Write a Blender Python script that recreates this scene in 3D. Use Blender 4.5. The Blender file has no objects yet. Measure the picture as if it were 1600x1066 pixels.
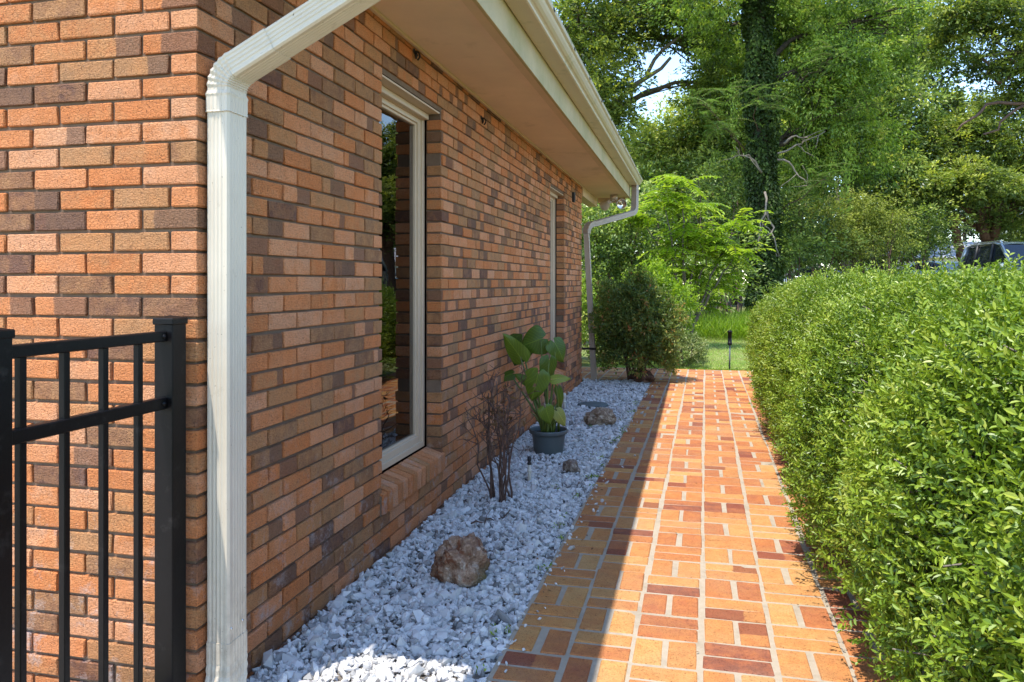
import bpy, math, random
import numpy as np
from mathutils import noise as mnoise, Vector

rng = np.random.default_rng(7)
random.seed(7)
scene = bpy.context.scene
COL = scene.collection
rad = math.radians

# ------------------------------------------------------------------ camera frame (used to place things at real distances)
FPX, YAW, HOR, H = 1200.0, math.atan(287 / 1200.0), 442.0, 1.32
SY, CY = math.sin(YAW), math.cos(YAW)
def at(px, py, d):
    """world point that stands d metres ahead, seen from the path"""
    r = (px - 800) / FPX * d
    return np.array([-SY * d + CY * r, CY * d + SY * r, H - (py - HOR) * d / FPX])

def sstep(a, b, x):
    t = np.clip((np.asarray(x, float) - a) / (b - a), 0, 1)
    return t * t * (3 - 2 * t)
def gz(x, y):
    return 0.65 * sstep(13, 24, y) * sstep(2.5, 7.5, x) - 0.035

# ------------------------------------------------------------------ materials
def rgb(h):
    v = [int(h[i:i + 2], 16) / 255 for i in (0, 2, 4)]
    return tuple(c / 12.92 if c <= .04045 else ((c + .055) / 1.055) ** 2.4 for c in v)

class NT:
    def __init__(s, name):
        s.m = bpy.data.materials.new(name); s.m.use_nodes = True
        s.t = s.m.node_tree; s.t.nodes.clear()
        s.out = s.n('ShaderNodeOutputMaterial')
    def n(s, typ, ins=None, **kw):
        nd = s.t.nodes.new(typ)
        for k, v in kw.items(): setattr(nd, k, v)
        if ins:
            for k, v in ins.items(): s.set(nd.inputs[k], v)
        return nd
    def set(s, sock, v):
        if isinstance(v, bpy.types.NodeSocket): s.t.links.new(v, sock)
        elif isinstance(v, bpy.types.Node): s.t.links.new(v.outputs[0], sock)
        else:
            if isinstance(v, (tuple, list)) and len(v) == 3 and sock.type == 'RGBA': v = (*v, 1)
            sock.default_value = v
    def attr(s, name, out='Fac'): return s.n('ShaderNodeAttribute', attribute_name=name).outputs[out]
    def obj(s): return s.n('ShaderNodeTexCoord').outputs['Object']
    def noise(s, scale, detail=3, rough=.55, vec=None, dist=0):
        return s.n('ShaderNodeTexNoise', {'Vector': vec if vec is not None else s.obj(), 'Scale': scale, 'Detail': detail, 'Roughness': rough, 'Distortion': dist}).outputs['Fac']
    def vor(s, scale, vec=None, feature='F1', out='Distance'):
        return s.n('ShaderNodeTexVoronoi', {'Vector': vec if vec is not None else s.obj(), 'Scale': scale}, feature=feature).outputs[out]
    def ramp(s, fac, stops, interp='LINEAR'):
        nd = s.n('ShaderNodeValToRGB', {'Fac': fac}); cr = nd.color_ramp; cr.interpolation = interp
        while len(cr.elements) < len(stops): cr.elements.new(.5)
        for e, (p, c) in zip(cr.elements, stops):
            e.position = p
            if isinstance(c, (int, float)): c = (c, c, c)
            e.color = (*c, 1)
        return nd.outputs['Color']
    def mix(s, f, a, b, mode='MIX'):
        nd = s.n('ShaderNodeMix', data_type='RGBA', blend_type=mode)
        s.set(nd.inputs[0], f); s.set(nd.inputs[6], a); s.set(nd.inputs[7], b)
        return nd.outputs[2]
    def math(s, op, a, b=0., c=0.):
        nd = s.n('ShaderNodeMath', operation=op)
        for i, v in enumerate((a, b, c)): s.set(nd.inputs[i], v)
        return nd.outputs[0]
    def mrange(s, v, a, b, c=0., d=1.):
        return s.n('ShaderNodeMapRange', {'Value': v, 'From Min': a, 'From Max': b, 'To Min': c, 'To Max': d}).outputs[0]
    def sep(s, v): return s.n('ShaderNodeSeparateXYZ', {0: v}).outputs
    def bump(s, h, strength=.5, dist=.01, nrm=None):
        nd = s.n('ShaderNodeBump', {'Height': h, 'Strength': strength, 'Distance': dist})
        if nrm is not None: s.set(nd.inputs['Normal'], nrm)
        return nd.outputs[0]
    def pbsdf(s, col, rough=.6, spec=.5, metal=0., nrm=None, **kw):
        nd = s.n('ShaderNodeBsdfPrincipled', {'Base Color': col, 'Roughness': rough, 'Specular IOR Level': spec, 'Metallic': metal})
        if nrm is not None: s.set(nd.inputs['Normal'], nrm)
        for k, v in kw.items(): s.set(nd.inputs[k.replace('_', ' ')], v)
        return nd
    def done(s, sh): s.set(s.out.inputs['Surface'], sh); return s.m

def paint(name, c, rough=.5, spec=.4, var=.12, scale=3., bump=.0, stain=None, metal=0.):
    t = NT(name)
    n1 = t.noise(scale, 5, .65)
    col = t.mix(t.mrange(n1, .3, .7), tuple(x * (1 - var) for x in c), tuple(min(1, x * (1 + var)) for x in c))
    if stain:
        c2, lo, hi, sc = stain
        col = t.mix(t.mrange(t.noise(sc, 6, .7), lo, hi), col, c2)
    nr = t.bump(t.noise(90, 3), bump, .004) if bump else None
    return t.done(t.pbsdf(col, rough, spec, metal, nr))

def leafmat(name, stops, rough=.42, spec=.45, trans=.3, tcol=(1.15, 1.2, .5), gain=1.):
    t = NT(name)
    stops = [(p, tuple(min(.6, x * gain) for x in c)) for p, c in stops]
    col = t.ramp(t.attr('tint'), stops)
    p = t.pbsdf(col, rough, spec)
    tc = t.mix(1., col, (*tcol,), 'MULTIPLY')
    tr = t.n('ShaderNodeBsdfTranslucent', {'Color': tc})
    return t.done(t.n('ShaderNodeMixShader', {0: trans, 1: p.outputs[0], 2: tr.outputs[0]}))

def mat_brick(name, stops, stain=False, rug=1., path=False):
    t = NT(name)
    o = t.obj()
    a = t.n('ShaderNodeAttribute', attribute_name='brnd')
    r = t.sep(a.outputs['Vector'])
    lc = t.sep(t.attr('bloc', 'Vector'))           # u along the brick, v up, w
    wob = t.noise(22, 4, .6)
    fac = t.math('ADD', r[0], t.math('MULTIPLY', t.math('SUBTRACT', t.noise(16, 5, .7), .5), .42 if not path else .8))
    base = t.ramp(fac, stops, 'LINEAR')
    cl = t.noise(6.5, 4, .6)
    base = t.mix(t.mrange(cl, .35, .7, 0, .55), base, t.mix(1., base, (1.25, 1.0, .72), 'MULTIPLY'))
    # flashed part of a brick, with a hard edge across it
    uu = t.math('ADD', lc[0], t.math('MULTIPLY', t.math('SUBTRACT', wob, .5), .12))
    edge = t.mrange(uu, t.math('SUBTRACT', r[1], .015), t.math('ADD', r[1], .015))
    fl = t.math('MULTIPLY', edge, t.math('GREATER_THAN', r[2], .79 if not path else .93))
    base = t.mix(t.math('MULTIPLY', fl, .75), base, (.19, .10, .062) if not path else (.2, .05, .03))
    # speckle and pits
    sp = t.noise(210 if not path else 190, 3, .6)
    if path:
        sp2 = t.noise(85, 4, .75)
        base = t.mix(t.mrange(sp2, .56, .66, 0, .55), base, t.mix(1., base, (.45, .38, .34), 'MULTIPLY'))
        base = t.mix(t.mrange(t.noise(60, 5, .8), .55, .72, 0, .45), base, t.mix(1., base, (1.35, 1.5, 1.5), 'MULTIPLY'))
        base = t.mix(t.mrange(t.noise(1.1, 4, .6), .5, .75, 0, .3), base, (.30, .22, .16))
    base = t.mix(t.mrange(sp, .57, .66, 0, .75), base, t.mix(1., base, (.35, .3, .3), 'MULTIPLY'))
    base = t.mix(t.mrange(t.noise(140, 3, .7), .58, .75, 0, .35), base, t.mix(1., base, (1.5, 1.4, 1.3), 'MULTIPLY'))
    base = t.mix(t.mrange(t.noise(14, 5, .7), .5, .8, 0, .4), base, t.mix(1., base, (.72, .66, .62), 'MULTIPLY'))
    if not path:
        base = t.mix(t.mrange(t.noise(38, 6, .8), .60, .78, 0, .4), base, (.50, .40, .32))
    if stain:
        xyz = t.sep(o)
        low = t.mrange(xyz[2], .9, .1)
        ef = t.math('MULTIPLY', t.mrange(t.noise(9, 6, .78), .53, .68), t.math('MULTIPLY', low, .8))
        base = t.mix(ef, base, (.52, .46, .43))
        foot_dark = t.math('MULTIPLY', t.mrange(t.math('ADD', xyz[2], t.math('MULTIPLY', wob, .2)), .42, .05), .45)  # darker toward the foot of the wall
        base = t.mix(foot_dark, base, t.mix(1., base, (.62, .5, .55), 'MULTIPLY'))
    mp = t.n('ShaderNodeMapping', {'Vector': o, 'Rotation': (.5, .6, .7), 'Scale': (1, 1, 2.6)})
    scr = t.vor(52, mp.outputs[0], 'DISTANCE_TO_EDGE')
    if not path:
        base = t.mix(t.mrange(scr, .0, .05, .5, 0), base, t.mix(1., base, (.42, .36, .33), 'MULTIPLY'))
    hgt = t.math('ADD', t.math('MULTIPLY', t.math('MINIMUM', scr, .12), 3.0 * rug), t.math('ADD', t.math('MULTIPLY', t.noise(120, 5, .75), 1.5), t.math('MULTIPLY', t.noise(45, 3), .8)))
    hgt = t.math('SUBTRACT', hgt, t.math('MULTIPLY', t.mrange(sp, .6, .7), .5))
    nr = t.bump(hgt, .9, .0078 * rug if not path else .0035)
    return t.done(t.pbsdf(base, .82 if not path else .7, .3, 0, nr))

WALLST = [(0, (.19, .095, .064)), (.03, (.25, .124, .070)), (.09, (.32, .160, .080)), (.17, (.43, .225, .103)), (.29, (.54, .262, .112)), (.44, (.60, .218, .074)),
          (.58, (.65, .258, .100)), (.74, (.68, .305, .145)), (.88, (.69, .345, .185)), (1, (.62, .24, .088))]
PATHST = [(0, (.21, .076, .046)), (.08, (.27, .092, .048)), (.25, (.35, .128, .052)), (.5, (.41, .172, .060)), (.75, (.45, .222, .078)), (1, (.48, .275, .104))]

def mortar(name, c1, c2):
    t = NT(name)
    col = t.mix(t.noise(30, 4, .7), c1, c2)
    col = t.mix(t.mrange(t.noise(6, 4, .7), .5, .75, 0, .5), col, tuple(x * .55 for x in c1))
    return t.done(t.pbsdf(col, .95, .2, 0, t.bump(t.noise(260, 3), .7, .003)))

M = {}
M['brick'] = mat_brick('rough_brick', WALLST, True)
M['pbrick'] = mat_brick('paving_brick', PATHST, False, .5, True)
M['mortar'] = mortar('wall_mortar', (.13, .083, .055), (.23, .155, .105))
M['pmortar'] = mortar('path_mortar', (.29, .235, .17), (.41, .35, .27))
M['concrete'] = mortar('concrete', (.55, .48, .40), (.65, .58, .49))
M['soffit'] = paint('soffit_paint', (.76, .575, .43), .7, .2, .07, 2.2, .25, ((.50, .37, .25), .58, .8, 1.6))
M['trim'] = paint('trim_paint', (.64, .48, .32), .55, .3, .06, 4, .1)
M['fascia'] = paint('fascia_paint', (.50, .40, .23), .6, .3, .08, 5, .15, ((.33, .29, .13), .40, .75, 2.2))
M['gutter'] = paint('gutter_enamel', (.62, .52, .38), .35, .5, .06, 3, 0, ((.36, .33, .2), .56, .72, 3.0))
def mk_spout():
    t = NT('downspout_enamel'); o = t.obj(); z = t.sep(o)[2]
    col = t.mix(t.mrange(t.noise(5, 4), .3, .7), (.55, .475, .37), (.61, .535, .425))
    col = t.mix(t.mrange(t.noise(11, 5, .75), .62, .74), col, (.45, .38, .28))
    mp = t.n('ShaderNodeMapping', {'Vector': o, 'Scale': (30, 30, 1.4)})
    col = t.mix(t.math('MULTIPLY', t.mrange(t.noise(1., 5, .7, mp.outputs[0]), .55, .8), .28), col, (.42, .36, .27))
    g = t.math('MULTIPLY', t.mrange(z, .55, .0), t.mrange(t.noise(14, 5, .75), .42, .62))
    col = t.mix(t.math('MULTIPLY', g, .7), col, (.27, .21, .15))
    col = t.mix(t.mrange(t.noise(120, 2), .72, .76), col, (.12, .09, .06))
    return t.done(t.pbsdf(col, .38, .45, 0, t.bump(t.noise(9, 2), .12, .01)))
M['spout'] = mk_spout()
M['spouttan'] = paint('downspout_tan_enamel', (.36, .28, .21), .4, .4, .06, 5)
M['frame'] = paint('window_frame_paint', (.54, .42, .29), .45, .4, .05, 5)
M['caulk'] = paint('caulk', (.6, .55, .45), .7, .2, .15, 30)
M['black'] = paint('black_powder_coat', (.004, .0035, .004), .42, .18, .3, 8, .12, ((.03, .027, .025), .58, .80, 14))
M['shingle'] = paint('roof_shingle', (.13, .11, .10), .9, .2, .3, 12, .6)
M['dark'] = paint('room_dark', (.05, .03, .028), .8, .2)
M['siding'] = paint('gable_siding', (.5, .42, .32), .7, .2)
M['iron'] = paint('rusty_iron', (.03, .022, .018), .7, .3, .4, 40, .4)
M['bark'] = paint('bark', (.13, .105, .08), .9, .2, .45, 14, .9)
M['barkred'] = paint('bark_red', (.14, .075, .05), .85, .2, .4, 14, .8)
M['twig'] = paint('dry_twig', (.12, .072, .055), .85, .2, .4, 25, .5)
M['paletwig'] = paint('pale_twig', (.20, .165, .13), .85, .2, .3, 25, .3)
M['pot'] = paint('pot_plastic', (.085, .105, .11), .45, .4, .08, 6)
M['soil'] = paint('soil', (.05, .035, .025), .95, .1, .4, 20, .8)
M['pvc'] = paint('white_pvc', (.62, .58, .5), .45, .4, .1, 12, 0, ((.4, .36, .3), .55, .7, 20))
M['slab'] = paint('valve_lid', (.10, .12, .12), .7, .3, .25, 12, .4)
M['chrome'] = paint('lamp_reflector', (.7, .62, .5), .15, .5, .05, 4, 0, None, .9)
M['lampshell'] = paint('lamp_shell', (.58, .47, .38), .5, .4)
M['carpaint'] = paint('car_paint_grey', (.42, .43, .44), .22, .6, .03, 2, 0, None, .55)
M['carblue'] = paint('car_paint_blue', (.42, .55, .62), .22, .6, .03, 2, 0, None, .3)
M['cardark'] = paint('car_trim', (.02, .02, .022), .5, .4)
M['chromebar'] = paint('bright_trim', (.75, .75, .76), .18, .6, .02, 2, 0, None, .9)
M['rubber'] = paint('tyre_rubber', (.02, .02, .02), .8, .2)
M['white'] = paint('white_siding', (.72, .71, .68), .7, .2)
M['roofgrey'] = paint('grey_roof', (.35, .35, .36), .8, .2)

def mk_glass():
    t = NT('window_glass')
    fr = t.n('ShaderNodeFresnel', {'IOR': 1.75})
    tr = t.n('ShaderNodeBsdfTransparent', {'Color': (.55, .5, .5, 1)})
    gl = t.n('ShaderNodeBsdfGlossy', {'Color': (.95, .93, .92, 1), 'Roughness': .008})
    nr = t.bump(t.noise(2.2, 2), .04, .02); t.set(gl.inputs['Normal'], nr)
    return t.done(t.n('ShaderNodeMixShader', {0: t.math('MULTIPLY', fr.outputs[0], 1.05), 1: tr.outputs[0], 2: gl.outputs[0]}))
M['glass'] = mk_glass()
def mk_carglass():
    t = NT('car_glass')
    return t.done(t.pbsdf((.015, .02, .028), .03, .35))
M['carglass'] = mk_carglass()

def mk_gravel():
    t = NT('white_gravel')
    col = t.ramp(t.attr('tint'), [(0, (.12, .115, .11)), (.12, (.22, .213, .205)), (.4, (.42, .41, .395)), (1, (.64, .62, .60))])
    col = t.mix(t.mrange(t.noise(55, 4, .7), .5, .75, 0, .35), col, t.mix(1., col, (.72, .71, .72), 'MULTIPLY'))
    return t.done(t.pbsdf(col, .75, .3, 0, t.bump(t.noise(200, 3), .3, .002)))
M['gravel'] = mk_gravel()
def mk_rock(name, a, b, c, moss=False, sc=1.):
    t = NT(name)
    n1 = t.noise(9 * sc, 6, .72, None, .8); n2 = t.noise(26 * sc, 5, .75)
    col = t.ramp(n1, [(.25, a), (.40, a), (.47, b), (.54, b), (.63, c)])
    col = t.mix(t.mrange(n2, .45, .65), t.mix(1., col, (.5, .42, .38), 'MULTIPLY'), col)
    col = t.mix(t.mrange(t.vor(48 * sc), .0, .25, .8, 0), col, (.05, .03, .02))
    if moss:
        x = t.sep(t.obj())
        col = t.mix(t.math('MULTIPLY', t.mrange(x[0], .06, .12), t.mrange(x[2], .1, .02)), col, (.06, .085, .02))
    h = t.math('ADD', n2, t.math('MULTIPLY', t.math('MINIMUM', t.vor(48 * sc), .35), 1.2))
    return t.done(t.pbsdf(col, .85, .25, 0, t.bump(h, .9, .012 / sc)))
M['rock'] = mk_rock('ochre_limestone', (.26, .105, .05), (.42, .29, .20), (.66, .60, .52), True)
M['rockgrey'] = mk_rock('grey_limestone', (.22, .18, .15), (.34, .29, .24), (.48, .44, .38), False, 1.6)
M['rocktan'] = mk_rock('tan_limestone', (.28, .21, .14), (.46, .37, .27), (.58, .51, .42), False, 1.3)
M['rockbrown'] = mk_rock('brown_stone', (.08, .045, .03), (.15, .08, .05), (.25, .16, .11), False, 1.)

def mk_lawn():
    t = NT('lawn_soil')
    n = t.noise(1.3, 5, .65); n2 = t.noise(14, 4, .7)
    col = t.mix(t.mrange(n, .35, .65), (.10, .15, .03), (.16, .15, .06))
    col = t.mix(t.mrange(n2, .5, .75), col, (.22, .16, .09))
    return t.done(t.pbsdf(col, .95, .1, 0, t.bump(n2, .5, .03)))
M['lawn'] = mk_lawn()

G1 = [(0, (.010, .025, .005)), (.35, (.03, .07, .010)), (.7, (.085, .15, .018)), (1, (.17, .22, .03))]
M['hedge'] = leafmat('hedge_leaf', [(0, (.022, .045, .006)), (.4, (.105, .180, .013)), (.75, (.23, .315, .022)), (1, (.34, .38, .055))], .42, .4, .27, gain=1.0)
M['oak'] = leafmat('oak_leaf', [(0, (.016, .03, .007)), (.4, (.062, .092, .018)), (.75, (.155, .185, .034)), (1, (.28, .29, .065))], .45, .4, 0.45, gain=1.8)
M['dense'] = leafmat('dense_leaf', [(0, (.014, .026, .007)), (.4, (.05, .075, .016)), (.75, (.11, .14, .03)), (1, (.2, .22, .055))], .38, .5, 0.42, gain=2.9)
M['dark_leaf'] = leafmat('woodland_leaf', [(0, (.008, .018, .005)), (.5, (.028, .05, .013)), (1, (.09, .13, .035))], .5, .3, .25)
M['ivy'] = leafmat('trunk_ivy_leaf', [(0, (.015, .028, .006)), (.5, (.05, .085, .015)), (1, (.16, .23, .04))], .5, .3, .25)
M['vine'] = leafmat('vine_leaf', [(0, (.02, .035, .007)), (.4, (.075, .115, .018)), (.75, (.16, .205, .032)), (1, (.27, .30, .06))], .45, .4, 0.45, gain=2.7)
M['bright'] = leafmat('bright_leaf', [(0, (.08, .15, .012)), (.5, (.25, .38, .025)), (1, (.42, .50, .05))], .45, .4, .45)
M['yellow'] = leafmat('yellowish_leaf', [(0, (.03, .045, .008)), (.5, (.13, .165, .025)), (1, (.27, .29, .06))], .5, .3, .36, gain=1.4)
M['nandina'] = leafmat('nandina_leaf', [(0, (.018, .028, .010)), (.45, (.05, .07, .016)), (.7, (.09, .10, .022)), (.85, (.14, .085, .03)), (1, (.18, .05, .025))], .45, .4, 0.4, gain=3.1)
M['variegated'] = leafmat('variegated_leaf', [(0, (.05, .09, .02)), (.6, (.14, .18, .05)), (1, (.5, .48, .25))], .5, .3, .3, gain=1.3)
M['grass'] = leafmat('grass_blade', [(0, (.07, .13, .02)), (.6, (.16, .24, .04)), (1, (.32, .29, .13))], .6, .3, .4, gain=2.0)
M['feather'] = leafmat('feathery_leaf', [(0, (.035, .075, .02)), (.5, (.09, .16, .045)), (1, (.19, .26, .09))], .5, .3, 0.4, gain=1.5)
M['dry'] = leafmat('dry_leaf', [(0, (.10, .05, .025)), (1, (.25, .14, .07))], .7, .2, .15)
M['moss'] = leafmat('hanging_moss', [(0, (.10, .10, .075)), (1, (.24, .24, .18))], .8, .1, .3)

def mk_ear():
    t = NT('elephant_ear_leaf')
    u = t.sep(t.attr('bloc', 'Vector'))
    av = t.math('ABSOLUTE', u[1])
    ph = t.math('SUBTRACT', u[0], t.math('MULTIPLY', av, .45))
    w = t.math('FRACT', t.math('MULTIPLY', ph, 7.))
    vein = t.math('MAXIMUM', t.mrange(av, .05, .02), t.math('MULTIPLY', t.mrange(t.math('ABSOLUTE', t.math('SUBTRACT', w, .5)), .08, .03), .7))
    col = t.ramp(t.attr('tint'), [(0, (.03, .06, .012)), (.5, (.09, .155, .018)), (.85, (.19, .27, .03)), (1, (.32, .33, .08))])
    col = t.mix(t.mrange(t.noise(12, 4), .4, .7, 0, .35), col, t.mix(1., col, (1.4, 1.3, 1.), 'MULTIPLY'))
    col = t.mix(vein, col, t.mix(1., col, (1.9, 1.7, 1.5), 'MULTIPLY'))
    p = t.pbsdf(col, .4, .4, 0, t.bump(t.math('MULTIPLY', vein, -1.), .4, .004))
    tr = t.n('ShaderNodeBsdfTranslucent', {'Color': t.mix(1., col, (1.2, 1.2, .5), 'MULTIPLY')})
    return t.done(t.n('ShaderNodeMixShader', {0: .3, 1: p.outputs[0], 2: tr.outputs[0]}))
M['ear'] = mk_ear()
M['stalk'] = paint('leaf_stalk', (.12, .17, .035), .5, .4, .2, 10)

# ------------------------------------------------------------------ mesh building
class MB:
    def __init__(s): s.V = []; s.F = []; s.nv = 0; s.T = []; s.A = {}; s.sm = []
    def add(s, V, F, mat=0, tint=0., smooth=False, **attrs):
        V = np.asarray(V, np.float32).reshape(-1, 3); n = len(V)
        if isinstance(F, np.ndarray): s.F.append((F.astype(np.int64) + s.nv, mat, smooth))
        else:
            by = {}
            for f in F: by.setdefault(len(f), []).append(f)
            for k, l in by.items(): s.F.append((np.array(l, np.int64) + s.nv, mat, smooth))
        s.V.append(V); s.T.append(np.broadcast_to(np.asarray(tint, np.float32), (n,)))
        for k, v in attrs.items():
            s.A.setdefault(k, []).append((s.nv, np.broadcast_to(np.asarray(v, np.float32), (n, 3))))
        s.nv += n
    def box(s, x0, x1, y0, y1, z0, z1, mat=0, bevel=0., **kw):
        b = min(bevel, .45 * min(x1 - x0, y1 - y0, z1 - z0))
        if b <= 0:
            V = [(x, y, z) for x in (x0, x1) for y in (y0, y1) for z in (z0, z1)]
            F = [(0, 1, 3, 2), (4, 6, 7, 5), (0, 4, 5, 1), (2, 3, 7, 6), (0, 2, 6, 4), (1, 5, 7, 3)]
            s.add(V, F, mat, **kw); return
        V = []; idx = {}
        X, Y, Z = (x0, x1), (y0, y1), (z0, z1); sg = (1, -1)
        for i in (0, 1):
            for j in (0, 1):
                for k in (0, 1):
                    for a in range(3):
                        p = [X[i] + b * sg[i], Y[j] + b * sg[j], Z[k] + b * sg[k]]
                        p[a] = (X[i], Y[j], Z[k])[a]
                        idx[i, j, k, a] = len(V); V.append(p)
        F = []
        for a in range(3):
            o = [q for q in range(3) if q != a]
            for v in (0, 1):
                f = []
                for (m, n) in ((0, 0), (1, 0), (1, 1), (0, 1)):
                    c = [0, 0, 0]; c[a] = v; c[o[0]] = m; c[o[1]] = n
                    f.append(idx[c[0], c[1], c[2], a])
                if (v == 0) != (a == 1): f = f[::-1]
                F.append(tuple(f))
        for a in range(3):   # edges along axis a
            o = [q for q in range(3) if q != a]
            for m in (0, 1):
                for n in (0, 1):
                    c0 = [0, 0, 0]; c0[o[0]] = m; c0[o[1]] = n
                    c1 = list(c0); c1[a] = 1
                    F.append((idx[(*c0, o[0])], idx[(*c1, o[0])], idx[(*c1, o[1])], idx[(*c0, o[1])]))
        for i in (0, 1):
            for j in (0, 1):
                for k in (0, 1): F.append((idx[i, j, k, 0], idx[i, j, k, 1], idx[i, j, k, 2]))
        s.add(V, F, mat, **kw)
    def tube(s, pts, rad_, sides=8, mat=0, tint=0., caps=True, smooth=True):
        P = np.asarray(pts, float); n = len(P)
        R = np.broadcast_to(np.asarray(rad_, float), (n,))
        T = np.gradient(P, axis=0); T /= np.linalg.norm(T, axis=1, keepdims=True) + 1e-9
        ref = np.array([0, 0, 1.]) if abs(T[0][2]) < .9 else np.array([1., 0, 0])
        ang = np.linspace(0, 2 * np.pi, sides, endpoint=False)
        V = []; u = np.cross(T[0], ref); u /= np.linalg.norm(u)
        for i in range(n):
            u = u - T[i] * np.dot(u, T[i]); u /= np.linalg.norm(u) + 1e-9
            w = np.cross(T[i], u)
            V.append(P[i] + R[i] * (np.cos(ang)[:, None] * u + np.sin(ang)[:, None] * w))
        V = np.concatenate(V)
        F = [(i * sides + j, i * sides + (j + 1) % sides, (i + 1) * sides + (j + 1) % sides, (i + 1) * sides + j) for i in range(n - 1) for j in range(sides)]
        if caps: F += [tuple(range(sides))[::-1], tuple((n - 1) * sides + j for j in range(sides))]
        s.add(V, F, mat, tint, smooth)
    def sweep(s, prof, frames, mat=0, smooth=False, caps=True):
        """prof (k,2); frames list of (origin, axis1, axis2, scale)"""
        k = len(prof); V = []
        for o, a, b, sc in frames:
            V.append(np.asarray(o) + sc * (prof[:, :1] * np.asarray(a) + prof[:, 1:] * np.asarray(b)))
        n = len(frames)
        F = [(i * k + j, i * k + (j + 1) % k, (i + 1) * k + (j + 1) % k, (i + 1) * k + j) for i in range(n - 1) for j in range(k)]
        if caps: F += [tuple(range(k))[::-1], tuple((n - 1) * k + j for j in range(k))]
        s.add(np.concatenate(V), F, mat, 0., smooth)
    def lathe(s, prof, c, sides=24, mat=0, axis=None, smooth=True):
        prof = np.asarray(prof, float); n = len(prof)
        ang = np.linspace(0, 2 * np.pi, sides, endpoint=False)
        if axis is None: a, u, w = np.array([0, 0, 1.]), np.array([1., 0, 0]), np.array([0, 1., 0])
        else:
            a = np.asarray(axis, float); a /= np.linalg.norm(a)
            u = np.cross(a, [0, 0, 1.] if abs(a[2]) < .9 else [1., 0, 0]); u /= np.linalg.norm(u); w = np.cross(a, u)
        V = [np.asarray(c) + p[1] * a + p[0] * (np.cos(t) * u + np.sin(t) * w) for p in prof for t in ang]
        F = [(i * sides + j, i * sides + (j + 1) % sides, (i + 1) * sides + (j + 1) % sides, (i + 1) * sides + j) for i in range(n - 1) for j in range(sides)]
        s.add(V, F, mat, 0., smooth)
    def leaves(s, pos, d, nrm, L, W, tint, mat=0, hexa=False, fold=.25, droop=.12):
        pos = np.asarray(pos, np.float32); n = len(pos)
        if n == 0: return
        d = d / (np.linalg.norm(d, axis=1, keepdims=True) + 1e-9)
        sd = np.cross(d, nrm); sd /= np.linalg.norm(sd, axis=1, keepdims=True) + 1e-9
        nn = np.cross(sd, d)
        L = np.broadcast_to(L, (n,))[:, None]; W = np.broadcast_to(W, (n,))[:, None]
        tip = pos + d * L - nn * droop * L
        if hexa:
            e = nn * fold * W
            K = [pos, pos + d * .32 * L - sd * .46 * W + e, pos + d * .70 * L - sd * .42 * W + e - nn * droop * .4 * L, tip,
                 pos + d * .70 * L + sd * .42 * W + e - nn * droop * .4 * L, pos + d * .32 * L + sd * .46 * W + e]
            f = np.array([(0, 3, 2, 1), (0, 5, 4, 3)])
        else:
            e = nn * fold * W
            K = [pos, pos + d * .48 * L - sd * .5 * W + e, tip, pos + d * .48 * L + sd * .5 * W + e]
            f = np.array([(0, 3, 2, 1)])
        k = len(K)
        V = np.stack(K, 1).reshape(-1, 3)
        F = (f[None] + (np.arange(n) * k)[:, None, None]).reshape(-1, 4)
        s.add(V, F, mat, np.repeat(np.broadcast_to(tint, (n,)), k))
    def build(s, name, mats, parent=None, origin=None, label=None):
        if not isinstance(mats, (list, tuple)): mats = [mats]
        me = bpy.data.meshes.new(name)
        V = np.concatenate(s.V)
        og = np.zeros(3)
        if parent is not None:
            q = parent
            while q is not None: og = og + np.array(q.location); q = q.parent
        elif origin is not None: og = np.asarray(origin, float)
        V = V - og.astype(np.float32)
        me.vertices.add(len(V)); me.vertices.foreach_set('co', V.astype(np.float32).ravel())
        tot = np.concatenate([np.full(len(f), f.shape[1], np.int32) for f, _, _ in s.F])
        idx = np.concatenate([f.ravel() for f, _, _ in s.F]).astype(np.int32)
        mi = np.concatenate([np.full(len(f), m, np.int32) for f, m, _ in s.F])
        sm = np.concatenate([np.full(len(f), b, bool) for f, _, b in s.F])
        me.loops.add(len(idx)); me.polygons.add(len(tot))
        st = np.concatenate([[0], np.cumsum(tot)[:-1]]).astype(np.int32)
        me.loops.foreach_set('vertex_index', idx)
        me.polygons.foreach_set('loop_start', st)
        me.polygons.foreach_set('loop_total', tot)
        me.polygons.foreach_set('material_index', mi)
        me.polygons.foreach_set('use_smooth', sm)
        t = np.concatenate(s.T)
        if t.any():
            a = me.attributes.new('tint', 'FLOAT', 'POINT'); a.data.foreach_set('value', t.astype(np.float32))
        for k, l in s.A.items():
            arr = np.zeros((s.nv, 3), np.float32)
            for o, v in l: arr[o:o + len(v)] = v
            a = me.attributes.new(k, 'FLOAT_VECTOR', 'POINT'); a.data.foreach_set('vector', arr.ravel())
        for m in mats: me.materials.append(M[m] if isinstance(m, str) else m)
        me.update(calc_edges=True); me.validate()
        o = bpy.data.objects.new(name, me); COL.objects.link(o)
        if parent is not None: o.parent = parent
        elif origin is not None: o.location = origin
        if label: o['label'] = label
        return o

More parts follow.
